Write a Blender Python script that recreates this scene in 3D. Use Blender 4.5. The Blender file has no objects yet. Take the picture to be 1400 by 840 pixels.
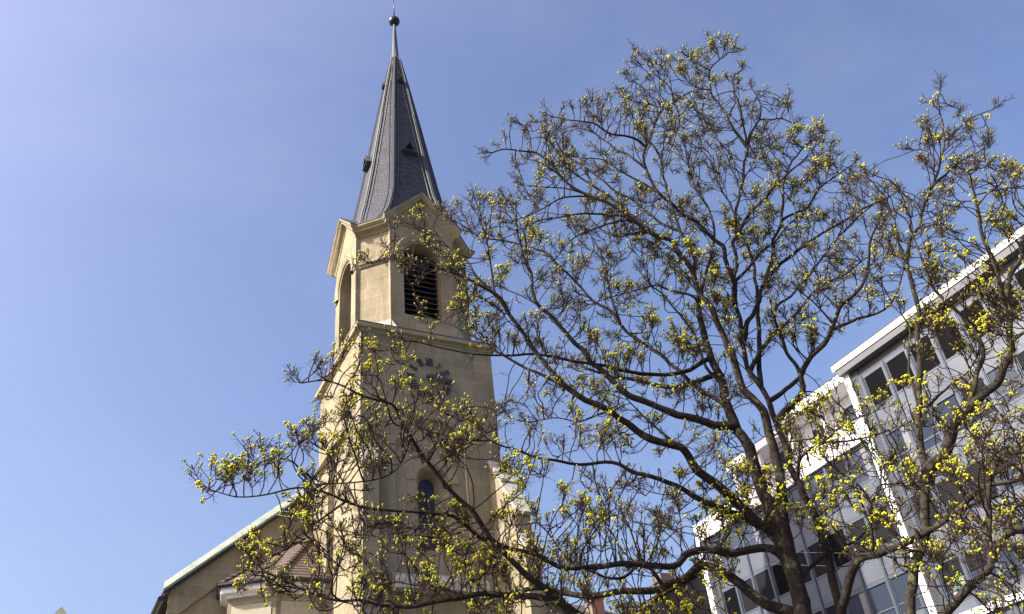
import bpy, math, random
import numpy as np
from mathutils import Vector, Matrix, kdtree

R = math.radians
scene = bpy.context.scene
# ------------------------------------------------------------------ camera
FPX, PITCH, ROLL, YAW = 1191.2, R(35.4105), R(-6.6855), R(29.7212)
fw = np.array([math.sin(YAW)*math.cos(PITCH), math.cos(YAW)*math.cos(PITCH), math.sin(PITCH)])
rt0 = np.array([math.cos(YAW), -math.sin(YAW), 0.0]); up0 = np.cross(rt0, fw)
cr, sr = math.cos(ROLL), math.sin(ROLL)
RT = cr*rt0 + sr*up0; UP = -sr*rt0 + cr*up0
CAM = np.array([0, 0, 1.6])
cd = bpy.data.cameras.new('camera'); cam = bpy.data.objects.new('camera', cd)
scene.collection.objects.link(cam)
cd.sensor_fit = 'HORIZONTAL'; cd.sensor_width = 36; cd.lens = FPX*36/1400
cd.clip_start = 0.1; cd.clip_end = 5000
cam.matrix_world = Matrix(((RT[0], UP[0], -fw[0], CAM[0]), (RT[1], UP[1], -fw[1], CAM[1]), (RT[2], UP[2], -fw[2], CAM[2]), (0, 0, 0, 1)))
scene.camera = cam
# ------------------------------------------------------------------ sun and sky
SUN_AZ, SUN_EL = R(-85.0), R(41.0)       # azimuth from +Y towards +X
sundir = Vector((math.sin(SUN_AZ)*math.cos(SUN_EL), math.cos(SUN_AZ)*math.cos(SUN_EL), math.sin(SUN_EL)))
w = bpy.data.worlds.new('World'); scene.world = w; w.use_nodes = True
nt = w.node_tree; nt.nodes.clear()
wo = nt.nodes.new('ShaderNodeOutputWorld'); bg = nt.nodes.new('ShaderNodeBackground')
sky = nt.nodes.new('ShaderNodeTexSky'); sky.sky_type = 'NISHITA'; sky.sun_disc = False
sky.sun_elevation = SUN_EL; sky.sun_rotation = SUN_AZ
sky.air_density = 1.2; sky.dust_density = 4.5; sky.ozone_density = 3.0; sky.altitude = 0
tint = nt.nodes.new('ShaderNodeMix'); tint.data_type = 'RGBA'; tint.blend_type = 'MULTIPLY'; tint.inputs[0].default_value = 1
tint.inputs[7].default_value = (1.10, 0.975, 1.02, 1)            # spring haze: slightly violet blue
gmn = nt.nodes.new('ShaderNodeGamma'); gmn.inputs[1].default_value = 1.15
nt.links.new(sky.outputs[0], gmn.inputs[0]); nt.links.new(gmn.outputs[0], tint.inputs[6])
# very thin cirrus veil
tc = nt.nodes.new('ShaderNodeTexCoord'); mpn = nt.nodes.new('ShaderNodeMapping'); mpn.inputs['Scale'].default_value = (1.2, 2.6, 3.4); mpn.inputs['Rotation'].default_value = (0.3, 0.2, 0.9)
nt.links.new(tc.outputs['Generated'], mpn.inputs[0])
cn_ = nt.nodes.new('ShaderNodeTexNoise'); cn_.inputs['Scale'].default_value = 1.6; cn_.inputs['Detail'].default_value = 7; cn_.inputs['Roughness'].default_value = .55; cn_.inputs['Distortion'].default_value = .6
nt.links.new(mpn.outputs[0], cn_.inputs['Vector'])
cr_ = nt.nodes.new('ShaderNodeMapRange'); cr_.inputs[1].default_value = .42; cr_.inputs[2].default_value = .78; cr_.inputs[3].default_value = 0; cr_.inputs[4].default_value = .11
nt.links.new(cn_.outputs[0], cr_.inputs[0])
veil = nt.nodes.new('ShaderNodeMix'); veil.data_type = 'RGBA'; veil.inputs[7].default_value = (4.0, 4.2, 4.7, 1)
nt.links.new(cr_.outputs[0], veil.inputs[0]); nt.links.new(tint.outputs[2], veil.inputs[6])
nt.links.new(veil.outputs[2], bg.inputs[0]); bg.inputs[1].default_value = 0.096
nt.links.new(bg.outputs[0], wo.inputs[0])
sl = bpy.data.lights.new('sun', 'SUN'); sl.energy = 5.0; sl.angle = R(0.53); sl.color = (1.0, 0.94, 0.85)
so = bpy.data.objects.new('sun', sl); scene.collection.objects.link(so)
so.rotation_euler = sundir.to_track_quat('Z', 'Y').to_euler(); so.location = (-60, 20, 80)
vs = scene.view_settings; vs.view_transform = 'Standard'; vs.look = 'None'; vs.exposure = 1.1; vs.gamma = 1; vs.use_curve_mapping = False

rng = np.random.default_rng(7); random.seed(7)
COL = scene.collection

# ------------------------------------------------------------------ helpers
class MB:
    def __init__(s): s.v = []; s.f = []
    def vert(s, *ps):
        n = len(s.v); s.v += [tuple(float(c) for c in p) for p in ps]; return n
    def poly(s, ps):
        n = s.vert(*ps); s.f.append(tuple(range(n, n+len(ps)))); return s
    def box(s, x0, x1, y0, y1, z0, z1):
        n = s.vert((x0,y0,z0),(x1,y0,z0),(x1,y1,z0),(x0,y1,z0),(x0,y0,z1),(x1,y0,z1),(x1,y1,z1),(x0,y1,z1))
        for q in ((3,2,1,0),(4,5,6,7),(0,1,5,4),(1,2,6,5),(2,3,7,6),(3,0,4,7)): s.f.append(tuple(n+i for i in q))
        return s
    def loft(s, rings, closed=True, cap=False):
        k = len(rings[0]); base = [s.vert(*r) for r in rings]
        for a, b in zip(base[:-1], base[1:]):
            for i in range(k if closed else k-1):
                j = (i+1) % k
                s.f.append((a+i, a+j, b+j, b+i))
        if cap:
            s.f.append(tuple(base[0]+i for i in reversed(range(k)))); s.f.append(tuple(base[-1]+i for i in range(k)))
        return s
    def prism(s, poly, d):                      # polygon of 3-D points pushed along d, capped
        d = np.array(d, float)
        return s.loft([poly, [tuple(np.array(p)+d) for p in poly]], True, True)
    def tube(s, a, b, r0, r1=None, n=8, cap=True):
        r1 = r0 if r1 is None else r1
        a = np.array(a, float); b = np.array(b, float); t = (b-a)/np.linalg.norm(b-a)
        u = np.cross(t, [0.31, 0.22, 0.93]); u /= np.linalg.norm(u); v = np.cross(t, u)
        ang = np.arange(n)*2*math.pi/n
        ring = lambda c, r: [c+r*(math.cos(q)*u+math.sin(q)*v) for q in ang]
        return s.loft([ring(a, r0), ring(b, r1)], True, cap)
    def bar(s, a, b, wdt, hgt, side):            # square bar from a to b; side = width direction
        a = np.array(a, float); b = np.array(b, float); t = (b-a)/np.linalg.norm(b-a)
        u = np.array(side, float); u = u-t*(u@t); u /= np.linalg.norm(u); v = np.cross(t, u)
        q = lambda c: [c+u*wdt/2+v*hgt/2, c-u*wdt/2+v*hgt/2, c-u*wdt/2-v*hgt/2, c+u*wdt/2-v*hgt/2]
        return s.loft([q(a), q(b)], True, True)
    def build(s, name, mat, parent=None, smooth=False, fix=True):
        me = bpy.data.meshes.new(name); me.from_pydata(s.v, [], s.f)
        if fix:
            import bmesh
            bm = bmesh.new(); bm.from_mesh(me); bmesh.ops.recalc_face_normals(bm, faces=bm.faces); bm.to_mesh(me); bm.free()
        me.materials.append(mat)
        if smooth:
            me.polygons.foreach_set('use_smooth', [True]*len(me.polygons))
        return link(name, me, parent)

def link(name, me, parent=None):
    o = bpy.data.objects.new(name, me); COL.objects.link(o)
    if parent is not None:
        o.parent = parent
        if parent.type == 'EMPTY': o.matrix_parent_inverse = Matrix.Translation(-Vector(parent.location))
    return o
def thing(name, label, cat, loc=(0, 0, 0), group=None):
    o = bpy.data.objects.new(name, None); COL.objects.link(o); o.location = loc; o.empty_display_size = 0.3
    return tag(o, label, cat, group)
def tag(o, label, cat, group=None):
    o['label'] = label; o['category'] = cat
    if group: o['group'] = group
    return o

# ------------------------------------------------------------------ materials
def new_mat(name):
    m = bpy.data.materials.new(name); m.use_nodes = True
    t = m.node_tree; b = t.nodes['Principled BSDF']
    return m, t, b
def N(t, typ, **kw):
    n = t.nodes.new(typ)
    for k, v in kw.items():
        if k.startswith('i_'): n.inputs[k[2:].replace('_', ' ')].default_value = v
        else: setattr(n, k, v)
    return n
def mix(t, a, b, fac, mode='MIX'):
    n = t.nodes.new('ShaderNodeMix'); n.data_type = 'RGBA'; n.blend_type = mode
    for sock, val in ((n.inputs[6], a), (n.inputs[7], b), (n.inputs[0], fac)):
        if hasattr(val, 'links'): t.links.new(val, sock)
        elif isinstance(val, tuple): sock.default_value = (*val, 1)
        else: sock.default_value = val
    return n.outputs[2]
def ramp(t, src, pts):
    n = t.nodes.new('ShaderNodeValToRGB'); t.links.new(src, n.inputs[0])
    e = n.color_ramp.elements
    e[0].position, e[0].color = pts[0][0], (*pts[0][1], 1); e[1].position, e[1].color = pts[-1][0], (*pts[-1][1], 1)
    for p, c in pts[1:-1]:
        k = e.new(p); k.color = (*c, 1)
    return n.outputs[0]
def noise(t, scale, detail=4, rough=.6, vec=None):
    n = N(t, 'ShaderNodeTexNoise', i_Scale=scale, i_Detail=detail, i_Roughness=rough)
    if vec is None: vec = t.nodes.new('ShaderNodeNewGeometry').outputs['Position']
    t.links.new(vec, n.inputs['Vector'])
    return n.outputs[0]
def bump(t, b, h, strength=.3, dist=.02):
    n = N(t, 'ShaderNodeBump', i_Strength=strength, i_Distance=dist); t.links.new(h, n.inputs['Height'])
    t.links.new(n.outputs[0], b.inputs['Normal'])
def wall_uv(t):
    """(along the wall, height) from world position, whichever way the wall faces"""
    g = t.nodes.new('ShaderNodeNewGeometry')
    sp = t.nodes.new('ShaderNodeSeparateXYZ'); t.links.new(g.outputs['Position'], sp.inputs[0])
    sn = t.nodes.new('ShaderNodeSeparateXYZ'); t.links.new(g.outputs['True Normal'], sn.inputs[0])
    ax = N(t, 'ShaderNodeMath', operation='ABSOLUTE'); t.links.new(sn.outputs[0], ax.inputs[0])
    gt = N(t, 'ShaderNodeMath', operation='GREATER_THAN'); t.links.new(ax.outputs[0], gt.inputs[0]); gt.inputs[1].default_value = .8
    mx = t.nodes.new('ShaderNodeMix'); mx.data_type = 'FLOAT'
    t.links.new(gt.outputs[0], mx.inputs[0]); t.links.new(sp.outputs[0], mx.inputs[2]); t.links.new(sp.outputs[1], mx.inputs[3])
    c = t.nodes.new('ShaderNodeCombineXYZ'); t.links.new(mx.outputs[0], c.inputs[0]); t.links.new(sp.outputs[2], c.inputs[1])
    return c.outputs[0]
def m_plain(name, col, rough=.6, metal=0, var=.12, scale=3.0, spec=.5):
    m, t, b = new_mat(name)
    n = noise(t, scale, 5)
    lo = tuple(c*(1-var) for c in col); hi = tuple(min(1, c*(1+var)) for c in col)
    t.links.new(ramp(t, n, [(.3, lo), (.7, hi)]), b.inputs['Base Color'])
    b.inputs['Roughness'].default_value = rough; b.inputs['Metallic'].default_value = metal
    b.inputs['Specular IOR Level'].default_value = spec
    return m
def m_masonry(name, c1, c2, mortar, bw=1.15, rh=.62, ms=.012):
    m, t, b = new_mat(name)
    uv = wall_uv(t)
    br = N(t, 'ShaderNodeTexBrick', i_Scale=1.0, i_Mortar_Size=ms, i_Mortar_Smooth=.3, i_Bias=0.0, i_Brick_Width=bw, i_Row_Height=rh)
    br.offset = .43; br.squash = .8; br.squash_frequency = 3
    t.links.new(uv, br.inputs['Vector'])
    br.inputs['Color1'].default_value = (*c1, 1); br.inputs['Color2'].default_value = (*c2, 1); br.inputs['Mortar'].default_value = (*mortar, 1)
    st = noise(t, .45, 6, .65); fn = noise(t, 9, 5, .7)
    gg = t.nodes.new('ShaderNodeNewGeometry'); mpp = t.nodes.new('ShaderNodeMapping'); mpp.inputs['Scale'].default_value = (1.6, 1.6, .16)
    t.links.new(gg.outputs['Position'], mpp.inputs[0]); ro_ = noise(t, 1.0, 6, .65, mpp.outputs[0])
    c = mix(t, br.outputs[0], ramp(t, st, [(.3, (.62, .62, .6)), (.55, (1, 1, 1)), (.75, (1.08, 1.05, 1.0))]), .75, 'MULTIPLY')
    c = mix(t, c, ramp(t, fn, [(.3, (.82, .82, .82)), (.65, (1.06, 1.06, 1.06))]), .8, 'MULTIPLY')
    c = mix(t, c, ramp(t, ro_, [(.32, (.66, .65, .64)), (.5, (1, 1, 1)), (.7, (1.06, 1.05, 1.03))]), .7, 'MULTIPLY')
    t.links.new(c, b.inputs['Base Color']); b.inputs['Roughness'].default_value = .9; b.inputs['Specular IOR Level'].default_value = .2
    h = mix(t, fn, br.outputs[1], .5, 'ADD'); bump(t, b, h, .25, .015)
    return m
def m_slate(name, c, w_=.3, h_=.17):
    m, t, b = new_mat(name)
    uv = wall_uv(t)
    br = N(t, 'ShaderNodeTexBrick', i_Scale=1.0, i_Mortar_Size=.028, i_Mortar_Smooth=.5, i_Brick_Width=w_, i_Row_Height=h_)
    t.links.new(uv, br.inputs['Vector'])
    br.inputs['Color1'].default_value = (*[k*.74 for k in c], 1); br.inputs['Color2'].default_value = (*[k*1.3 for k in c], 1); br.inputs['Mortar'].default_value = (*[k*.38 for k in c], 1)
    c2 = mix(t, br.outputs[0], ramp(t, noise(t, 1.3, 5), [(.3, (.8, .8, .8)), (.7, (1.15, 1.15, 1.15))]), .8, 'MULTIPLY')
    t.links.new(c2, b.inputs['Base Color']); b.inputs['Roughness'].default_value = .75; b.inputs['Specular IOR Level'].default_value = .25
    bump(t, b, br.outputs[1], .4, -.02)
    return m
def m_tiles(name, c):
    m, t, b = new_mat(name)
    g = t.nodes.new('ShaderNodeNewGeometry')
    sp = t.nodes.new('ShaderNodeSeparateXYZ'); t.links.new(g.outputs['Position'], sp.inputs[0])
    wv = N(t, 'ShaderNodeTexWave', wave_type='BANDS', bands_direction='Z', i_Scale=1.75, i_Distortion=.25, i_Detail=2.0, i_Detail_Scale=4.0)
    t.links.new(g.outputs['Position'], wv.inputs['Vector'])
    c1 = ramp(t, wv.outputs['Fac'], [(.05, tuple(k*.35 for k in c)), (.35, c), (1, tuple(k*1.3 for k in c))])
    c2 = mix(t, c1, ramp(t, noise(t, 6, 5, .7), [(.3, (.6, .6, .62)), (.7, (1.25, 1.2, 1.15))]), .9, 'MULTIPLY')
    t.links.new(c2, b.inputs['Base Color']); b.inputs['Roughness'].default_value = .85
    bump(t, b, wv.outputs['Fac'], .7, .05)
    return m
def m_bark(name, base, lichen, amount):
    m, t, b = new_mat(name)
    g = t.nodes.new('ShaderNodeNewGeometry')
    n1 = noise(t, 28, 6, .7); n2 = noise(t, 5, 5, .65); n3 = noise(t, 60, 3, .6)
    c = ramp(t, n1, [(.3, tuple(k*.45 for k in base)), (.5, base), (.72, tuple(k*1.9 for k in base))])
    lf = ramp(t, n2, [(amount, (0, 0, 0)), (amount+.12, (1, 1, 1))])
    lf2 = mix(t, lf, ramp(t, n3, [(.42, (.1, .1, .1)), (.6, (1, 1, 1))]), 1.0, 'MULTIPLY')
    c = mix(t, c, lichen, lf2)
    t.links.new(c, b.inputs['Base Color']); b.inputs['Roughness'].default_value = .92; b.inputs['Specular IOR Level'].default_value = .2
    bump(t, b, n1, .8, .02)
    return m
def m_buds(name):
    m, t, b = new_mat(name)
    a = t.nodes.new('ShaderNodeAttribute'); a.attribute_name = 'tone'
    c = ramp(t, a.outputs['Fac'], [(0, (.13, .075, .035)), (.18, (.17, .15, .03)), (.4, (.25, .27, .02)), (.75, (.47, .48, .006)), (1, (.62, .54, .006))])
    t.links.new(c, b.inputs['Base Color']); b.inputs['Roughness'].default_value = .6
    tr = t.nodes.new('ShaderNodeBsdfTranslucent'); t.links.new(c, tr.inputs[0])
    ms = t.nodes.new('ShaderNodeMixShader'); ms.inputs[0].default_value = .15
    t.links.new(b.outputs[0], ms.inputs[1]); t.links.new(tr.outputs[0], ms.inputs[2])
    t.links.new(ms.outputs[0], t.nodes['Material Output'].inputs[0])
    return m
def m_glass(name, col, rough=.03):
    m, t, b = new_mat(name)
    b.inputs['Base Color'].default_value = (*col, 1); b.inputs['Roughness'].default_value = rough
    b.inputs['Specular IOR Level'].default_value = .42; b.inputs['IOR'].default_value = 1.5
    bump(t, b, noise(t, .8, 2), .02, .02)
    return m
def m_blind(name, c):
    m, t, b = new_mat(name)
    g = t.nodes.new('ShaderNodeNewGeometry')
    wv = N(t, 'ShaderNodeTexWave', wave_type='BANDS', bands_direction='Z', wave_profile='SAW', i_Scale=2.6)
    t.links.new(g.outputs['Position'], wv.inputs['Vector'])
    t.links.new(ramp(t, wv.outputs['Fac'], [(0, tuple(k*.25 for k in c)), (.45, c), (1, tuple(k*1.6 for k in c))]), b.inputs['Base Color'])
    b.inputs['Roughness'].default_value = .7; b.inputs['Specular IOR Level'].default_value = .04
    return m

STONE = m_masonry('sandstone_masonry', (.305, .262, .168), (.25, .217, .142), (.375, .335, .24))
TRIM = m_plain('dressed_stone', (.28, .242, .152), .9, 0, .18, 2.5, .2)
PALE = m_plain('pale_weathering_stone', (.37, .355, .30), .9, 0, .3, 5, .2)
SLATE = m_slate('roof_slate', (.052, .058, .07))
LEAD = m_plain('lead_sheet', (.065, .07, .078), .65, 0, .15, 2, .3)
COPPER_G = m_plain('green_copper', (.155, .18, .14), .7, 0, .3, 1.5)
DARKMETAL = m_plain('dark_metal', (.03, .032, .035), .35, .6, .1)
CLOCKM = m_plain('clock_metal', (.04, .046, .056), .6, 0, .15)
LOUVRE = m_plain('louvre_wood', (.075, .07, .065), .75, 0, .2)
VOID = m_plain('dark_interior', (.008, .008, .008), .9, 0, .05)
CHGLASS = m_glass('church_glass', (.012, .014, .026), .3)
TILE = m_tiles('brown_roof_tiles', (.095, .066, .05))
WHITEP = m_plain('white_paint', (.78, .78, .76), .5, 0, .04)
COPPERPIPE = m_plain('copper_pipe', (.34, .27, .15), .5, .1, .2)

# ------------------------------------------------------------------ ground
g = MB(); g.poly([(-2500, -2500, 0), (2500, -2500, 0), (2500, 2500, 0), (-2500, 2500, 0)])
GROUND = m_plain('ground_asphalt', (.06, .058, .055), .95, 0, .3, .6)
go = g.build('ground', GROUND, fix=False); go['kind'] = 'structure'

# ================================================================== CHURCH
CX, CY = 14.3, 37.5
church = thing('church', 'pale sandstone church with a clock tower and a slate needle spire', 'church', (CX, CY, 0))
def arc(cx, cz, r, n=18, a0=math.pi, a1=0.0):
    return [(cx+r*math.cos(a0+(a1-a0)*i/n), cz+r*math.sin(a0+(a1-a0)*i/n)) for i in range(n+1)]
def hole_wall(mb, top, u0, u1, v0, cx, hw, vs, spring, P, n=18):
    """wall polygon in (u,v) with an arched hole; 'top' lists the upper outline from u0 to u1"""
    a = arc(cx, spring, hw, n); k = n//2
    tl = [p for p in top if p[0] < cx-1e-6]; tr = [p for p in top if p[0] > cx+1e-6]
    tc = [p for p in top if abs(p[0]-cx) <= 1e-6]
    if not tc:
        l, r_ = tl[-1], tr[0]; q = (cx-l[0])/(r_[0]-l[0]); tc = [(cx, l[1]+q*(r_[1]-l[1]))]
    left = [(u0, v0), (cx, v0), (cx, vs), (cx-hw, vs)] + a[:k+1] + tc + tl[::-1]
    right = [(cx, v0), (u1, v0)] + tr[::-1] + tc + a[k:] + [(cx+hw, vs), (cx, vs)]
    mb.poly([P(u, v, 0) for u, v in left]); mb.poly([P(u, v, 0) for u, v in right])
def hole_outline(cx, hw, vs, spring, n=18): return [(cx-hw, vs)] + arc(cx, spring, hw, n) + [(cx+hw, vs)]
PF = lambda y0: (lambda u, v, d: (u, y0+d, v))           # front wall: u = x
X0, X1, Y0, Y1, ZC = 10.8, 17.8, 34.0, 41.0, 26.05
# shaft
sh = MB()
hole_wall(sh, [(X0, ZC), (X1, ZC)], X0, X1, 0, CX, 1.83, 6, 19.87, PF(Y0), 24)
oo = hole_outline(CX, 1.83, 6, 19.87, 24); ring = lambda pts, P, d: [P(u, v, d) for u, v in pts]
sh.loft([ring(oo, PF(Y0), 0), ring(oo, PF(Y0), .2)], True)
rec = hole_outline(CX, 1.83, 6, 19.87, 24)
k = arc(CX, 18.15, .78, 18)
# recessed panel with the window hole
hole_wall(sh, [(CX-1.83, 19.87)] + arc(CX, 19.87, 1.83, 24)[1:-1] + [(CX+1.83, 19.87)], CX-1.83, CX+1.83, 6, CX, .78, 15.3, 18.55, PF(Y0+.2))
wo_ = hole_outline(CX, .78, 15.3, 18.55); wi_ = hole_outline(CX, .37, 15.6, 18.65)
sh.loft([ring(wo_, PF(Y0), .2), ring(wi_, PF(Y0), 1.0)], True)
sh.poly([(X0, Y0, 0), (X0, Y1, 0), (X0, Y1, ZC), (X0, Y0, ZC)]); sh.poly([(X1, Y0, 0), (X1, Y1, 0), (X1, Y1, ZC), (X1, Y0, ZC)])
sh.poly([(X0, Y1, 0), (X1, Y1, 0), (X1, Y1, ZC), (X0, Y1, ZC)])
shaft = sh.build('tower_shaft', STONE, church, fix=False)
gl = MB(); gl.poly([(u, Y0+.98, v) for u, v in wi_]); wnd = gl.build('window', CHGLASS, church, fix=False)
fr = MB()
for zz in (16.2, 16.8, 17.4, 18.0, 18.6): fr.box(CX-.38, CX+.38, Y0+.955, Y0+.975, zz-.02, zz+.02)
fr.box(CX-.02, CX+.02, Y0+.95, Y0+.972, 15.6, 19.0); fr.build('glazing_bar', DARKMETAL, wnd)
# hood round the window
hd = MB(); n = 20
prof = lambda r0, r1, d: [[(x, Y0+.2+dd, z) for x, z in arc(CX, 18.55, r, n)] for r, dd in ((r0, .02), (r0, -d), (r1, -d), (r1, .02))]
hd.loft(prof(.82, 1.3, .03), False); hd.build('window_surround', TRIM, church)
# cornice of the shaft (closed moulded ring)
def sweep_ring(mb, inner, outer, zs, prof):
    rings = []
    for s_, u_ in prof:
        rings.append([(a[0]+s_*(b[0]-a[0]), a[1]+s_*(b[1]-a[1]), z+u_) for a, b, z in zip(inner, outer, zs)])
    mb.loft(rings, True)
sq = lambda o: [(X0-o, Y0-o), (X1+o, Y0-o), (X1+o, Y1+o), (X0-o, Y1+o)]
cn = MB(); sweep_ring(cn, sq(-.02), sq(.26), [26.05]*4, [(0, -.0), (.3, .02), (.34, .12), (.96, .16), (1, .2), (1, .38), (.93, .41), (-2.4, .9)])
cn.build('shaft_cornice', TRIM, church)
cp = MB(); sweep_ring(cp, sq(.222), sq(.27), [26.5]*4, [(0, -.06), (1, -.06), (1, .0), (0, .015)]); cp.build('cornice_flashing', LEAD, church)
# corner weatherings under the belfry chamfers
H, A_, HC = 3.28, 1.85, 3.03
for sx in (-1, 1):
    for sy in (-1, 1):
        pa = (CX+sx*A_, CY+sy*(H-.02)); pb = (CX+sx*(H-.02), CY+sy*A_)
        cc = (CX+sx*3.5, CY+sy*3.5); ca = (CX+sx*1.5, CY+sy*3.52); cb = (CX+sx*3.52, CY+sy*1.5)
        wb = MB(); wb.poly([(*pa, 27.3), (*pb, 27.3), (*cb, 26.5), (*cc, 26.45), (*ca, 26.5)]); wb.build('corner_weathering', PALE, church, fix=False)
# belfry
EAVE = 33.95; APEX = 36.25
bf = MB(); lv = None
SPR, OHW, SILL = 31.62, 1.1, 27.75
def rot(k, u, o):        # u along the wall, o outwards; k = quarter turns: 0 front(-Y) 1 right(+X) 2 back 3 left
    c, s_ = [(1, 0), (0, 1), (-1, 0), (0, -1)][k]
    x, y = u, -o
    return (CX + c*x - s_*y, CY + s_*x + c*y)
def PB(k, o): return lambda u, v, d: (*rot(k, u, o-d), v)
for kq in range(4):
    P = PB(kq, H)
    top = [(-A_, EAVE-.2), (0, APEX-.2), (A_, EAVE-.2)]
    hole_wall(bf, top, -A_, A_, 26.3, 0, OHW, SILL, SPR, P)
    h0 = hole_outline(0, OHW, SILL, SPR); h1 = hole_outline(0, OHW, SILL+.45, SPR)
    bf.loft([ring(h0, P, 0), ring(h1, P, .95)], True)
    for s_ in (-1, 1): bf.poly([(*rot(kq, s_*A_, H), 26.3), (*rot(kq, s_*A_, HC), 26.3), (*rot(kq, s_*A_, HC), EAVE-.1), (*rot(kq, s_*A_, H), EAVE-.2)])
    bf.poly([(*rot(kq, A_, HC), 26.3), (*rot(kq, HC, A_), 26.3), (*rot(kq, HC, A_), EAVE-.1), (*rot(kq, A_, HC), EAVE-.1)])
belfry = bf.build('belfry', STONE, church, fix=False)
# a jamb strip of dressed stone, hood mould with label stops, chamfer string course
for kq in range(4):
    P = PB(kq, H); hm = MB(); sc = MB()
    r2 = [[P(u, v, -d) for u, v in [(-rr, SPR-.35)] + arc(0, SPR, rr, 22) + [(rr, SPR-.35)]] for rr, d in ((1.22, -.01), (1.24, .07), (1.34, .12), (1.52, .17), (1.58, .14), (1.6, -.01))]
    hm.loft(r2, False)
    q = np.array(rot(kq, A_, HC)); q2 = np.array(rot(kq, HC, A_)); d = (q2-q)/np.linalg.norm(q2-q); nrm = np.array([d[1], -d[0]])
    if nrm @ (q-np.array([CX, CY])) < 0: nrm = -nrm
    sec = [(-.02, -.16), (.08, -.14), (.12, -.02), (.2, .02), (.2, .12), (-.02, .2)]
    sc.loft([[(*(c_+nrm*o), 31.35+u) for o, u in sec] for c_ in (q+d*.003, q2-d*.003)], True, True)
    for s_ in (-1, 1):
        a, b_ = (1.56, A_-.001) if s_ > 0 else (-A_+.001, -1.56)
        sc2 = MB(); sc2.loft([[(*rot(kq, uu, H+o*.8), 31.35+u) for o, u in sec] for uu in (a, b_)], True, True); sc2.build('label_stop', TRIM, belfry)
    hm.build('hood_mould', TRIM, belfry); sc.build('string_course', TRIM, belfry)
# louvres: each opening has a dark back and sloping boards
for kq in range(4):
    P = PB(kq, H)
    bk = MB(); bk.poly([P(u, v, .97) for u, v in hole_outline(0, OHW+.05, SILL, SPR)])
    lvb = MB(); z = 28.25
    while z < SPR+1.0:
        hw = OHW if z < SPR else math.sqrt(max(.02, OHW**2-(z+.1-SPR)**2))
        lvb.loft([[P(s_*hw, z-.06, .62), P(s_*hw, z-.02, .62), P(s_*hw, z+.16, .93), P(s_*hw, z+.12, .93)] for s_ in (-1, 1)], True, True)
        z += .34
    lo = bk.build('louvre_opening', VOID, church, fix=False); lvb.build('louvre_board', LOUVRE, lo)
# gabled cornice running round the belfry
inn, out_, zs = [], [], []
for kq in range(4):
    for (u, o, uo, oo_, z) in ((-A_, H, -2.3, 3.75, EAVE), (0, H, 0, 3.75, APEX), (A_, H, 2.3, 3.75, EAVE), (A_, HC, 2.3, 3.4, EAVE), (HC, A_, 3.4, 2.3, EAVE)):
        inn.append(rot(kq, u, o)); out_.append(rot(kq, uo, oo_)); zs.append(z)
co = MB(); sweep_ring(co, inn, out_, zs, [(-.05, -.62), (.12, -.6), (.15, -.47), (.24, -.42), (.66, -.37), (.69, -.27), (.8, -.23), (.97, -.14), (1, -.02)])
co.build('gable_cornice', TRIM, church)
lp = MB(); sweep_ring(lp, inn, out_, zs, [(.97, -.025), (1.04, -.03), (1.05, .015), (.95, .035), (-.9, .06)]); lp.build('eaves_flashing', LEAD, church)
# gable saddle roofs and the spire
gs = MB()
for kq in range(4):
    for s_ in (-1, 1):
        gs.poly([(*rot(kq, 0, 3.72), APEX+.05), (*rot(kq, s_*2.27, 3.72), EAVE+.05), (*rot(kq, s_*2.27, 1.2), EAVE+.05), (*rot(kq, 0, 1.2), APEX+.05)])
gs.build('gable_roof', SLATE, church, fix=False)
SP = [(34.0, 3.2), (34.6, 3.04), (35.3, 2.88), (36.2, 2.68), (37.4, 2.44), (39.5, 2.11), (41.8, 1.79), (45.5, 1.28), (49.1, .77), (52.2, .30)]
RAT = {34.0: .74, 34.6: .66, 35.3: .60, 36.2: .56}
spv = MB()
octv = lambda h, z: [(CX+a*h, CY+b*h, z) for q in (RAT.get(z, .52),) for a, b in ((-q, -1), (q, -1), (1, -q), (1, q), (q, 1), (-q, 1), (-1, q), (-1, -q))]
spv.loft([octv(h, z) for z, h in SP], True)
spire = spv.build('spire', SLATE, church, fix=False)
rr = MB()
for i in range(8):
    for (za, ha), (zb, hb) in zip(SP[:-1], SP[1:]):
        a = np.array(octv(ha, za)[i]); b_ = np.array(octv(hb, zb)[i])
        oa = np.array([a[0]-CX, a[1]-CY, 0]); oa /= np.linalg.norm(oa); sd = np.cross(oa, [0, 0, 1])
        rr.bar(a, b_, .24 if za < 45 else .18, .07, sd)
        rr.bar(a+oa*.02, b_+oa*.02, .08, .13, sd)
        for s_ in (-1, 1):       # narrow welts beside each hip
            j = (i+s_) % 8
            e1 = np.array(octv(ha, za)[j])-a; e2 = np.array(octv(hb, zb)[j])-b_
            wa = .3/np.linalg.norm(e1); w2 = min(.45, .3/np.linalg.norm(e2)) if hb > .4 else .4
            rr.bar(a+e1*wa+oa*.01, b_+e2*w2+oa*.01, .04, .06, sd)
rr.build('hip_roll', LEAD, spire)
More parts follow.
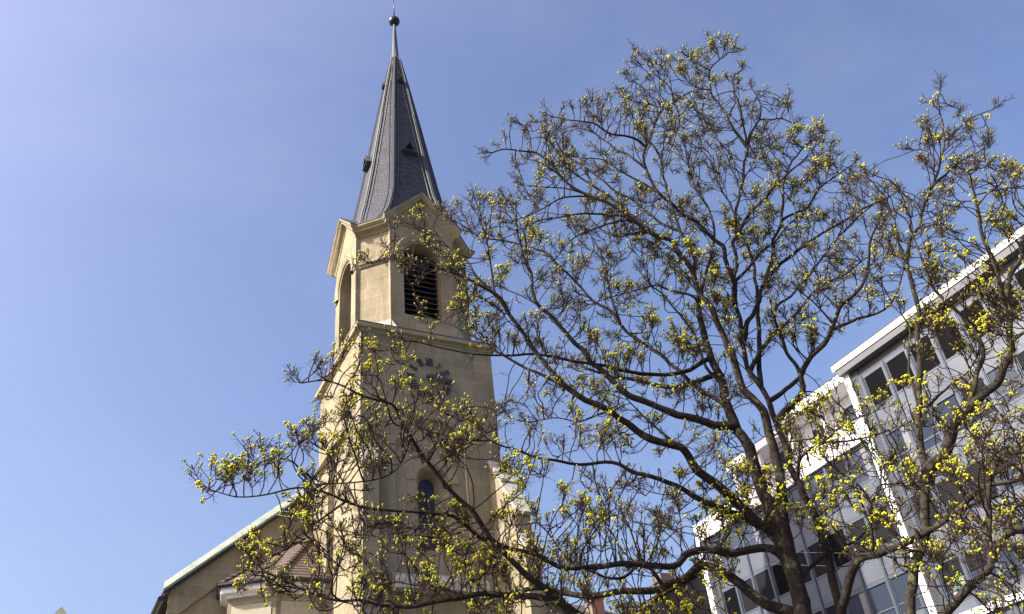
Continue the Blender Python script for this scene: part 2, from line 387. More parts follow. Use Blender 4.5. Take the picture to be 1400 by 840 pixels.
def dormer(k, z, h_at, wd, ht, proj_):
    """triangular vent hood on a spire face"""
    mb = MB(); o1 = h_at
    a = (*rot(k, -wd/2, o1+proj_), z); b_ = (*rot(k, wd/2, o1+proj_), z); c_ = (*rot(k, 0, o1+proj_), z+ht)
    t_ = (*rot(k, 0, o1-ht*.145), z+ht*1.02)
    a2 = (*rot(k, -wd/2-.05, o1-.05), z-.02); b2 = (*rot(k, wd/2+.05, o1-.05), z-.02)
    mb.poly([a, c_, t_]); mb.poly([a, t_, a2]); mb.poly([b_, t_, c_]); mb.poly([b_, b2, t_]); mb.poly([a, a2, b2, b_])
    s_ = .8
    inn_ = [(*rot(k, -wd/2*s_, o1+proj_-.004), z+.05), (*rot(k, wd/2*s_, o1+proj_-.004), z+.05), (*rot(k, 0, o1+proj_-.004), z+ht*.86)]
    mb.loft([[a, b_, c_], inn_, [(*rot(k, -wd/2*s_, o1-.02), z+.05), (*rot(k, wd/2*s_, o1-.02), z+.05), (*rot(k, 0, o1-.02), z+ht*.8)]], True)
    o = mb.build('vent_dormer', LEAD, spire, fix=False)
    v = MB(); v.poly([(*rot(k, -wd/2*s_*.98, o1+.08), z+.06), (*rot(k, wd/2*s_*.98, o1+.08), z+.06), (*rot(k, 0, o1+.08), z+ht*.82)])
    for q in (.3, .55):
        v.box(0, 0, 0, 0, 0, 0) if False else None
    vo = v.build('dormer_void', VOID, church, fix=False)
    vo.name = 'vent_opening'
for kq in range(4):
    dormer(kq, 41.05, 1.9, .98, .9, .33)
    dormer(kq, 49.0, .8, .4, .42, .2)
fn_ = MB()
prof_f = [(52.05, .36), (52.3, .36), (52.32, .27), (53.5, .21), (55.3, .13), (56.3, .10), (56.33, .16), (56.4, .27), (56.52, .37), (56.66, .41), (56.8, .4), (56.92, .33), (57.0, .2), (57.05, .05), (60.5, .022)]
def lathe(mb, prof, cx, cy, n=16): mb.loft([[(cx+r*math.cos(2*math.pi*i/n), cy+r*math.sin(2*math.pi*i/n), z) for i in range(n)] for z, r in prof], True, True)
f1 = MB(); lathe(f1, prof_f[:6], CX, CY, 12); f1.build('finial_stem', LEAD, spire, True)
f2 = MB(); lathe(f2, prof_f[5:14], CX, CY, 20); f2.build('finial_ball', DARKMETAL, spire, True)
f3 = MB(); lathe(f3, prof_f[13:], CX, CY, 6); f3.build('lightning_rod', DARKMETAL, spire, True)
# clock: Roman numerals fixed straight to the stone, two hands
CLX, CLZ, CLR = 14.31, 23.9, .98
clock = MB(); lathe_ = [(Y0-.34, .07), (Y0-.32, .12), (Y0-.2, .12), (Y0+.01, .1)]
clock.loft([[(CLX+r*math.cos(2*math.pi*i/12), y, CLZ+r*math.sin(2*math.pi*i/12)) for i in range(12)] for y, r in lathe_], True, True)
clk = clock.build('clock', CLOCKM, church)
NUM = ['XII', 'I', 'II', 'III', 'IIII', 'V', 'VI', 'VII', 'VIII', 'IX', 'X', 'XI']
for i, s_ in enumerate(NUM):
    th = i*math.pi/6; rd = np.array([math.sin(th), math.cos(th)]); tg = np.array([rd[1], -rd[0]])
    mb = MB(); wds = {'I': .1, 'V': .17, 'X': .19}; tot = sum(wds[c] for c in s_); x = -tot/2
    def stroke(xa, ra, xb, rb, wd=.058):
        a = np.array([CLX, CLZ])+rd*ra+tg*xa; b_ = np.array([CLX, CLZ])+rd*rb+tg*xb
        mb.bar((a[0], Y0-.05, a[1]), (b_[0], Y0-.05, b_[1]), wd, .07, (tg[0], 0, tg[1]))
    r0, r1 = CLR-.2, CLR+.2
    for c in s_:
        m_ = x+wds[c]/2
        if c == 'I': stroke(m_, r0, m_, r1, .064)
        elif c == 'V': stroke(m_, r0, m_-.07, r1); stroke(m_, r0, m_+.07, r1, .035)
        else: stroke(m_-.075, r0, m_+.075, r1); stroke(m_+.075, r0, m_-.075, r1, .035)
        x += wds[c]
    mb.build('numeral', CLOCKM, clk)
def hand(deg, ln, wd, y):
    th = R(deg); rd = np.array([math.sin(th), math.cos(th)]); tg = np.array([rd[1], -rd[0]]); c_ = np.array([CLX, CLZ])
    pts = [(-.3, .05), (0, .07), (ln*.62, wd), (ln*.8, wd*.95), (ln, .02)]
    o = [c_+rd*r+tg*w_ for r, w_ in pts]+[c_+rd*r-tg*w_ for r, w_ in pts[::-1]]
    mb = MB(); mb.prism([(p[0], y, p[1]) for p in o], (0, .03, 0)); mb.build('clock_hand', CLOCKM, clk)
hand(66, .84, .14, Y0-.26); hand(93, .98, .13, Y0-.31)
# side ledge, pilasters and pipes on the left face
lg = MB(); lg.prism([(X0+.01, 35.7, 21.62), (X0-.3, 35.7, 21.45), (X0-.3, 35.7, 21.38), (X0+.01, 35.7, 21.34)], (0, 4.9, 0)); lg.build('side_ledge', TRIM, church)
pl_ = MB(); pl_.prism([(X0+.01, 37.9, 21.1), (X0-.3, 37.9, 20.6), (X0-.3, 37.9, 0), (X0+.01, 37.9, 0)], (0, 2.5, 0)); pl_.build('pilaster', STONE, church)
pp = MB(); pp.tube((X0-.36, 40.55, 10), (X0-.36, 40.55, 20.4), .07, n=10); pp.build('rain_pipe', TRIM, church)
# front buttresses
def buttress(x0, x1, prof, steps):
    mb = MB(); mb.prism([(x0, y, z) for y, z in prof], (x1-x0, 0, 0)); o = mb.build('buttress', STONE, church)
    for (ya, za, yb, zb) in steps:
        d = np.array([yb-ya, zb-za]); L = np.linalg.norm(d); d /= L; nv = np.array([d[1], -d[0]])
        if nv[1] < 0: nv = -nv
        q = [(ya, za), (yb, zb), tuple(np.array([yb, zb])+nv*.16), tuple(np.array([ya, za])+nv*.16)]
        cpn = MB(); cpn.prism([(x0-.05, y, z) for y, z in q], (x1-x0+.1, 0, 0)); cpn.build('coping', PALE, o)
    return o
buttress(17.12, 17.82, [(34.02, 19.7), (31.75, 16.55), (31.75, 15.2), (31.3, 14.6), (31.3, 0), (34.02, 0)],
         [(34.0, 19.75), ] and [(33.99, 19.72, 32.9, 18.2), (32.95, 18.15, 32.2, 17.1), (32.25, 17.1, 31.6, 16.2), (31.8, 15.25, 31.2, 14.45)])
buttress(10.79, 11.5, [(34.02, 19.8), (33.5, 18.75), (33.5, 0), (34.02, 0)], [(33.99, 19.85, 33.42, 18.65)])
dp = MB(); dp.tube((15.86, 33.88, 20.6), (15.9, 33.88, 8), .045, n=8); dp.build('conductor_pipe', COPPERPIPE, church)
pt = MB(); pt.prism([(12.2, 33.4, 13.35), (12.2, 33.4, 13.75), (12.2, 33.99, 14.15), (12.2, 33.99, 13.35)], (4.2, 0, 0)); pt.build('portal_cornice', PALE, church)

# nave front with gable either side of the tower
GX0, GX1, GY = 4.15, 24.45, 40.85
GZ = lambda x: 23.83-.855*abs(x-CX)
nv = MB(); nv.poly([(GX0+.3, GY, 0), (GX1-.3, GY, 0), (GX1-.3, GY, GZ(GX1-.3)-.2), (CX, GY, GZ(CX)-.2), (GX0+.3, GY, GZ(GX0+.3)-.2)])
nv.build('nave_front', STONE, church, fix=False)
nv = MB(); nv.box(GX0+.3, GX1-.3, GY+.01, GY+26, 0, 14.4); nv.build('nave_wall', STONE, church)
# raised raking band under the verge
for s_ in (-1, 1):
    rl = MB(); a = CX+s_*10.0; b_ = CX+s_*3.45
    rl.prism([(a, GY-.12, GZ(a)-.1), (b_, GY-.12, GZ(b_)-.1), (b_, GY-.12, GZ(b_)-1.5), (a+(-s_)*1.3, GY-.12, GZ(a+(-s_)*1.3)-1.5), (a, GY-.12, GZ(a)-1.5)], (0, .118, 0)); rl.build('raking_band', STONE, church)
for s_ in (-1, 1):
    rf = MB()
    e = 10.22
    rf.prism([(CX+s_*e, GY-.3, GZ(CX+s_*e)), (CX, GY-.3, GZ(CX)), (CX, GY-.3, GZ(CX)+.12), (CX+s_*(e+.05), GY-.3, GZ(CX+s_*e)+.1)], (0, 26.5, 0))
    ro = rf.build('nave_roof', TILE, church)
    vg = MB()
    vg.prism([(CX+s_*(e+.06), GY-.36, GZ(CX+s_*e)-.06), (CX+s_*3.3, GY-.36, GZ(CX+s_*3.3)-.06), (CX+s_*3.3, GY-.36, GZ(CX+s_*3.3)+.06), (CX+s_*(e+.06), GY-.36, GZ(CX+s_*e)+.06)], (0, .07, 0))
    zz_ = lambda x, u: (x, GY-.36+u*.5, GZ(x)+.063+u*.5)
    vg.poly([zz_(CX+s_*(e+.02), 0), zz_(CX+s_*3.3, 0), zz_(CX+s_*3.3, 1), zz_(CX+s_*(e+.02), 1)])
    vg.poly([zz_(CX+s_*(e+.02), 0), zz_(CX+s_*(e+.02), 1), (CX+s_*(e+.02), GY+.3, GZ(CX+s_*e)+.1)])
    vg.build('copper_verge', COPPER_G, ro)
    du = MB(); du.prism([(CX+s_*(e+.0), GY-.33, GZ(CX+s_*e)-.16), (CX+s_*3.3, GY-.33, GZ(CX+s_*3.3)-.16), (CX+s_*3.3, GY-.33, GZ(CX+s_*3.3)-.063), (CX+s_*(e+.0), GY-.33, GZ(CX+s_*e)-.063)], (0, .32, 0))
    du.build('verge_board', DARKMETAL, ro)
    ew = MB(); ex = CX+s_*(e+.12)
    ew.tube((ex, GY-.3, GZ(CX+s_*e)-.35), (ex, GY+25, GZ(CX+s_*e)-.35), .13, n=10); ew.build('gutter', DARKMETAL, ro)
# polygonal stair bays between tower and nave front
def bay(mir):
    mx = lambda p: (2*CX-p[0], p[1]) if mir else p
    out = [(6.42, GY), (6.13, 39.24), (8.30, 37.82), (X0, 37.82)]; ZG = 15.0
    inn_ = [(6.9, GY), (6.63, 39.5), (8.46, 38.3), (X0, 38.3)]
    wl = MB()
    for a, b_ in zip(inn_[:-1], inn_[1:]): wl.poly([(*mx(a), 0), (*mx(b_), 0), (*mx(b_), ZG-.25), (*mx(a), ZG-.25)])
    wall = wl.build('bay_wall', STONE, church)
    pn = MB()      # plain plaster field on the walls of the bay
    for a, b_ in zip(inn_[:-1], inn_[1:]):
        a = np.array(a); b_ = np.array(b_); d = (b_-a)/np.linalg.norm(b_-a); nr = np.array([d[1], -d[0]])
        if nr[1] > 0 and abs(nr[1]) > .3: nr = -nr
        if abs(nr[1]) <= .3 and nr[0] > 0: nr = -nr
        p, q = a+d*.2+nr*.03, b_-d*.2+nr*.03
        pn.poly([(*mx(p), 8), (*mx(q), 8), (*mx(q), ZG-.85), (*mx(p), ZG-.85)])
    pn.build('plaster_field', m_plain('bay_plaster', (.36, .33, .24), .9, 0, .1), wall, fix=False)
    ci = [mx(p) for p in inn_]; cot = [mx(p) for p in out]
    ev = MB(); rings = []
    for s_, u in ((0, -.5), (.2, -.48), (.25, -.4), (.75, -.34), (.78, -.28), (.78, -.05), (.72, 0)):
        rings.append([(a[0]+s_*(b_[0]-a[0]), a[1]+s_*(b_[1]-a[1]), ZG+u) for a, b_ in zip(ci, cot)])
    ev.loft(rings, False); ev.build('eaves_moulding', WHITEP, wall)
    gt = MB()
    for a, b_ in zip(cot[:-1], cot[1:]): gt.tube((*a, ZG+.0), (*b_, ZG+.0), .11, n=10)
    gt.build('gutter', DARKMETAL, wall)
    ap = (*mx((X0-.02, GY-.3)), 18.35); rf = MB()
    ro = [(*p, ZG+.03) for p in cot]
    for a, b_ in zip(ro[:-1], ro[1:]): rf.poly([a, b_, ap])
    roof = rf.build('bay_roof', TILE, church)
    rg = MB()
    for a in ro[1:3]:
        a = np.array(a); v = np.array(ap)-a; L = np.linalg.norm(v); nn = int(L/.34)
        for i in range(nn): rg.tube(a+v*(i/nn), a+v*((i+1.12)/nn), .13, .10, n=8)
    rg.build('ridge_tile', TILE, roof)
    fl = MB(); fl.bar((*mx((X0-.04, 37.9)), 15.2), (*mx((X0-.04, GY-.35)), 18.45), .05, .3, (1, 0, 0)); fl.build('roof_flashing', COPPER_G, roof)
bay(False); bay(True)

# ================================================================== OFFICE BUILDING
OX = 36.0
office = thing('office_building', 'white and grey modern office block with ribbon windows and venetian blinds', 'office building', (38, 27, 0))
OWHITE = m_plain('office_white', (.8, .8, .8), .45, 0, .03)
OGREY = m_plain('office_grey_panel', (.08, .094, .116), .5, .1, .16, .7)
OMULL = m_plain('office_mullion', (.08, .098, .126), .4, .3, .05)
ODARK = m_plain('office_column_eave_shade', (.035, .04, .05), .5, .1, .08)  # column tone, darkened further to put the eave shadow into the wall gap
OSOFF = m_plain('office_soffit', (.15, .155, .165), .5, 0, .05)
BLIND = m_blind('blind_slats', (.003, .0032, .004)); BLIND2 = m_blind('blind_slats_grey', (.014, .015, .018))
OGLASS = m_glass('office_glass', (.03, .04, .06), .02)
OROOM = m_plain('office_room', (.05, .05, .05), .8, 0, .3)
OGREEN = m_plain('room_green_paper', (.02, .12, .055), .7, 0, .1); OPAPER = m_plain('room_white_paper', (.22, .24, .19), .7, 0, .1)
bd = MB(); bd.box(OX+.02, OX+14, 6, 27.4, 0, 24.75); bd.build('wall', ODARK, office); bd = MB(); bd.box(OX+1.02, OX+14, 27.41, 43.6, 0, 22.0); bd.build('wall', ODARK, office); bd = MB(); bd.box(OX+2.3, OX+13, 27.39, 38.5, 21.98, 24.3)
body = bd.build('wall', ODARK, office)
rs = MB(); rs.box(OX-.55, OX+14.3, 5.8, 27.98, 24.53, 24.87); rs.build('roof_fascia', OWHITE, office)
rs2 = MB(); rs2.prism([(OX-.5, 5.85, 24.527), (OX-.42, 5.85, 24.2), (OX+.1, 5.85, 24.2), (OX+.1, 5.85, 24.527)], (0, 22.0, 0)); rs2.build('fascia_trim', OSOFF, office)
rk = MB(); rk.box(OX-.57, OX+14.3, 5.8, 28.0, 24.873, 24.93); rk.build('roof_edge', ODARK, office)
s1 = MB(); s1.box(OX+.45, OX+13, 28.0, 34.0, 24.35, 24.88); s1.build('attic_roof_slab', OWHITE, office); s1 = MB(); s1.box(OX+.45, OX+12.5, 34.003, 39.0, 23.85, 24.33); s1.build('attic_roof_slab', OWHITE, office)
s3 = MB(); s3.box(OX+.43, OX+13, 28.02, 34.02, 24.883, 24.93); s3.build('attic_roof_edge', ODARK, office); s3 = MB(); s3.box(OX+.43, OX+12.5, 34.04, 39.02, 24.333, 24.38); s3.build('attic_roof_edge', ODARK, office)
at = MB(); at.box(OX+1.9, OX+2.298, 27.5, 38.4, 22.0, 24.3)
at.build('attic_wall', OWHITE, office)
for y in (29.2, 31.6, 34.6, 37.0):
    v = MB(); v.box(OX+1.86, OX+1.897, y, y+1.1, 22.9, 23.7); v.build('attic_window', OGLASS, office)
for y in (28.0, 30.6, 33.3, 36.2, 38.6):
    v = MB(); v.box(OX+.7, OX+.95, y, y+.22, 22.1, 24.34 if y < 33.9 else 23.84); v.build('attic_column', OWHITE, office)
pr = MB(); pr.box(OX+.72, OX+1.1, 27.5, 43.75, 20.93, 22.15); pr.build('parapet', OWHITE, office)
fnm = MB(); fnm.box(OX-.12, OX+1.3, 27.42, 27.80, 0, 24.43); fnm.build('white_fin', OWHITE, office)
fe = MB(); fe.box(OX+.7, OX+1.5, 43.3, 43.75, 0, 20.925); fe.build('end_fin', OWHITE, office)
dk = MB(); dk.box(OX-.03, OX+.1, 26.88, 27.37, 10.9, 24.18); dk.build('corner_column', ODARK, office)
# window bays, made once and copied
def mesh_of(mb, name, mat):
    o = mb.build(name, mat); me = o.data; bpy.data.objects.remove(o); return me
WW, PH, WH = 1.56, 3.37, 1.9
fm = MB()                                     # origin: left (far, high y) top corner; runs to -y
fm.box(-.12, .0, -.2, .0, -PH, 0); fm.box(-.15, -.12, -.15, -.05, -PH, 0)
fm.box(-.06, .0, -WW, -.2, -.18, .0); fm.box(-.06, .0, -WW, -.2, -WH-.1, -WH)
fm.box(-.045, .0, -.25, -.2, -WH, -.18); fm.box(-.045, .0, -WW, -WW+.06, -WH, -.16)
me_frame = mesh_of(fm, 'window_frame', OMULL)
tm = MB(); tm.box(-.03, .02, -WW+.06, -.25, -WH+.42, -WH+.5); me_trans = mesh_of(tm, 'transom', OMULL)
gm = MB(); gm.box(.0, .012, -WW+.05, -.17, -WH-.01, -.15); me_glass = mesh_of(gm, 'pane', OGLASS)
bm_ = MB(); bm_.box(-.03, -.012, -WW+.07, -.26, -WH+.01, -.19); me_blind = mesh_of(bm_, 'blind', BLIND); hb = MB(); hb.box(-.03, -.012, -WW+.07, -.26, -.95, -.19); me_half = mesh_of(hb, 'half_blind', BLIND2); cu = MB(); cu.box(-.011, -.004, -WW+.07, -WW+.42, -WH+.02, -.19); me_curt = mesh_of(cu, 'curtain', OSOFF); me_blind2 = me_blind.copy(); me_blind2.materials[0] = BLIND2
pm = MB(); pm.box(-.05, .0, -WW+.015, -.225, -PH+.015, -WH-.115); me_panel = mesh_of(pm, 'spandrel_panel', OGREY)
rm_ = MB(); rm_.box(-.055, -.02, -.31, -.28, -WH, -.18); me_rail = mesh_of(rm_, 'blind_rail', ODARK)
def wbay(x, y, z, kind, panel=True):
    f = bpy.data.objects.new('window', me_frame); COL.objects.link(f); f.parent = office; f.matrix_parent_inverse = Matrix.Translation(-Vector(office.location)); f.location = (x, y, z)
    def sub(nm, me):
        o = bpy.data.objects.new(nm, me); COL.objects.link(o); o.parent = f
    sub('pane', me_glass)
    if kind == 'b': sub('blind', me_blind); sub('blind_rail', me_rail)
    elif kind == 'g': sub('blind', me_blind2); sub('blind_rail', me_rail)
    elif kind == 't':
        sub('transom', me_trans); v_ = random.random()
        if v_ < .22: sub('half_blind', me_half)
        elif v_ < .42: sub('curtain', me_curt)
    if panel: sub('spandrel_panel', me_panel)
for i in range(11):
    y = 26.88-i*WW
    for r_, kd in enumerate('btgt'):
        kk = kd if not (kd == 'g' and i % 5 == 3) else 't'
        wbay(OX, y, 23.63-r_*PH, kk)
pap = MB(); pap.box(OX-.006, OX-.002, 25.5, 26.3, 11.75, 13.0); pap.build('window_paper', OPAPER, office)
pag = MB(); pag.box(OX-.012, OX-.0075, 25.75, 26.0, 11.75, 13.0); pag.build('window_paper_green', OGREEN, office)
for i in range(10):
    y = 27.3+WW*(i+1)-.02
    for r_, kd in enumerate(('t', 'b', 't')):
        kk = 'g' if kd == 'b' and i % 3 else kd
        if y < 43.4: wbay(OX+1.0, y, 20.92-r_*PH, kk)
bs = MB(); bs.box(OX-.25, OX+.02, 6, 27.3, 10.7, 11.05); bs.build('base_band', OWHITE, office)
bs2 = MB(); bs2.box(OX-.1, OX+.02, 6, 27.3, 11.053, 11.5); bs2.build('base_trim', OGREY, office)

# ================================================================== HOUSES, TURRET, WIRES
h1 = thing('town_house', 'brown rendered house with an orange tiled verge and grey chimney behind white office', 'house', (42, 53, 0))
BROWN = m_plain('brown_render', (.17, .125, .095), .9, 0, .2, .8); ORANGE = m_plain('orange_tile', (.36, .15, .07), .85, 0, .25)
DKROOF = m_tiles('dark_roof', (.06, .05, .045)); CHIM = m_plain('chimney_grey', (.10, .11, .115), .6, .1, .15)
def py(x, y, Y):
    d = fw+RT*(x-700)/FPX-UP*(y-420)/FPX; return CAM+d*(Y/d[1])
pa = py(850, 846, 50); pb = py(950, 787, 50)
sl_ = (pb[2]-pa[2])/(pb[0]-pa[0]); xr = pb[0]+3
zr = lambda x: pa[2]+sl_*(x-pa[0])
hw_ = MB(); hw_.prism([(pa[0]+.15, 50, 0), (2*xr-pa[0]-.15, 50, 0), (2*xr-pa[0]-.15, 50, pa[2]-.1), (xr, 50, zr(xr)-.2), (pa[0]+.15, 50, pa[2]-.1)], (0, 10, 0)); hw_.build('wall', BROWN, h1)
hr = MB()
for s_ in (-1, 1):
    e0 = xr+s_*(xr-pa[0]+.3)
    hr.prism([(xr, 49.75, zr(xr)), (e0, 49.75, pa[2]-.3*sl_), (e0, 49.75, pa[2]-.3*sl_+.22), (xr, 49.75, zr(xr)+.24)], (0, 10.5, 0))
hr.build('roof', ORANGE, h1)
pc = py(910, 812, 52); hc = MB(); hc.box(pc[0]-.1, pc[0]+.85, 52, 53, pc[2]-2, pc[2]+1.0); hc.box(pc[0]-.25, pc[0]+1.0, 51.85, 53.15, pc[2]+1.0, pc[2]+1.5); hc.build('chimney', CHIM, h1)
h2 = thing('town_house', 'dark roofed house with a stubby brick chimney just right of the church', 'house', (34, 60, 0))
pd_ = py(838, 821, 58); pe_ = py(862, 838, 58)
hq = MB(); hq.box(pd_[0]-4, pe_[0]+1.2, 58.2, 66, 0, pe_[2]-.4); hq.build('wall', BROWN, h2)
hq = MB(); x0_, x1_ = pd_[0]-3.2, pd_[0]; yb = 61
hq.loft([[(x0_-1.4, 58, pe_[2]-.5), (pe_[0]+.6, 58, pe_[2]-.6), (pe_[0]+.6, 66.2, pe_[2]-.6), (x0_-1.4, 66.2, pe_[2]-.5)], [(x0_+1, yb, pd_[2]+.5), (x1_, yb, pd_[2]+.5), (x1_, yb+2, pd_[2]+.5), (x0_+1, yb+2, pd_[2]+.5)]], True, True); hq.build('roof', DKROOF, h2)
pf_ = py(823, 817, 57.9); hq = MB(); hq.box(pf_[0]-.6, pf_[0]+.55, 58.6, 59.6, pf_[2]-2.5, pf_[2]+.1); hq.box(pf_[0]-.68, pf_[0]+.63, 58.5, 59.7, pf_[2]+.1, pf_[2]+.22); hq.build('chimney', BROWN, h2)
tur = thing('turret', 'small green copper pyramid roof tip far left of the church', 'turret', (.24, 60, 0))
tq = MB(); tq.box(-1.6, 2.1, 58.2, 61.8, 0, 17.0); tq.build('wall', STONE, tur)
tq = MB(); tq.loft([[(-1.9, 57.9, 17), (2.4, 57.9, 17), (2.4, 62.1, 17), (-1.9, 62.1, 17)], [(.22, 59.98, 20.27), (.26, 59.98, 20.27), (.26, 60.02, 20.27), (.22, 60.02, 20.27)]], True, True); tq.build('roof', COPPER_G, tur)
WIRE = m_plain('wire_grey', (.55, .55, .57), .5, .4, .05)
def ray_to(x, y, axis, val):
    d = fw+RT*(x-700)/FPX-UP*(y-420)/FPX; return CAM+d*((val-CAM[axis])/d[axis])
def wire(pts, sags, label):
    mb = MB(); t_ = np.linspace(0, 1, 26)
    for a, b_, sag in zip(pts[:-1], pts[1:], sags):
        c = [a+(b_-a)*q-np.array([0, 0, 4*sag*q*(1-q)]) for q in t_]
        for p, q in zip(c[:-1], c[1:]): mb.tube(p, q, .006, n=5, cap=False)
    o = mb.build('overhead_wire', WIRE, smooth=True); tag(o, label, 'wire', 'wires strung across the tower')
for ya, yb, yc, lab in ((698, 706, 757, 'upper thin grey wire running from gable wall past the tower corner'), (704, 718, 776, 'lower thin grey wire running from gable wall past the tower corner')):
    wire([ray_to(378, ya, 1, 40.44), ray_to(491, yb, 1, 33.9), ray_to(1262, yc, 0, 35.7)], (.03, .45), lab)
#TREES#
# ================================================================== TREES
HD = np.array([math.sin(YAW), math.cos(YAW), 0.0])
def at_px(x, y, dist):                       # point seen at photo pixel (x, y), 'dist' metres ahead of the camera
    d = fw+RT*(x-700)/FPX-UP*(y-420)/FPX
    return CAM+d*(dist/(d@HD))
def px_of(P):
    v = P-CAM; z = v@fw
    return np.stack([700+FPX*(v@RT)/z, 420-FPX*(v@UP)/z], -1)
def spline(P, n):                            # Catmull-Rom through rows of P
    P = np.vstack([2*P[0]-P[1], P, 2*P[-1]-P[-2]]); out = []
    for i in range(1, len(P)-2):
        p0, p1, p2, p3 = P[i-1:i+3]
        for t in np.linspace(0, 1, n, endpoint=False):
            out.append(.5*((2*p1)+(-p0+p2)*t+(2*p0-5*p1+4*p2-p3)*t*t+(-p0+3*p1-3*p2+p3)*t**3))
    out.append(P[-2]); return np.array(out)
def tubes_mesh(chains, k):
    """chains: list of (points (n,3), radii (n,)) -> verts, quads"""
    V, F, base = [], [], 0
    ang = np.arange(k)*2*math.pi/k
    for pts, rad in chains:
        n = len(pts)
        t = np.gradient(pts, axis=0); t /= np.linalg.norm(t, axis=1)[:, None]+1e-9
        ref = np.array([.3, .2, .93]) if abs(t[0] @ np.array([.3, .2, .93])) < .9 else np.array([1., 0, 0])
        u = np.cross(t, ref); u /= np.linalg.norm(u, axis=1)[:, None]+1e-9
        v = np.cross(t, u)
        r = rad if rad.ndim == 2 else np.repeat(rad[:, None], k, 1)
        ring = pts[:, None, :]+r[:, :, None]*(np.cos(ang)[None, :, None]*u[:, None, :]+np.sin(ang)[None, :, None]*v[:, None, :])
        V.append(ring.reshape(-1, 3))
        i = np.arange(n-1)[:, None]*k; j = np.arange(k)[None, :]; j2 = (j+1) % k
        F.append((np.stack([i+j, i+j2, i+k+j2, i+k+j], -1).reshape(-1, 4)+base)); base += n*k
    return np.concatenate(V), np.concatenate(F)
def np_mesh(name, V, F, mat, parent, smooth=True, tone=None):
    me = bpy.data.meshes.new(name); q = F.shape[1]
    me.vertices.add(len(V)); me.vertices.foreach_set('co', V.astype(np.float32).ravel())
    me.loops.add(F.size); me.loops.foreach_set('vertex_index', F.astype(np.int32).ravel())
    me.polygons.add(len(F)); me.polygons.foreach_set('loop_start', (np.arange(len(F))*q).astype(np.int32))
    me.polygons.foreach_set('use_smooth', np.full(len(F), smooth))
    if tone is not None:
        a = me.attributes.new('tone', 'FLOAT', 'POINT'); a.data.foreach_set('value', tone.astype(np.float32))
    me.update(calc_edges=True); me.validate(); me.materials.append(mat)
    return link(name, me, parent)

BARK = m_bark('maple_bark', (.026, .021, .017), (.15, .15, .09), .55)
BARK2 = m_bark('slender_bark', (.029, .026, .02), (.13, .125, .055), .5)
TWIG = m_plain('maple_twigs', (.032, .021, .018), .85, 0, .35, 6, .2)
BUDS = m_buds('maple_buds')

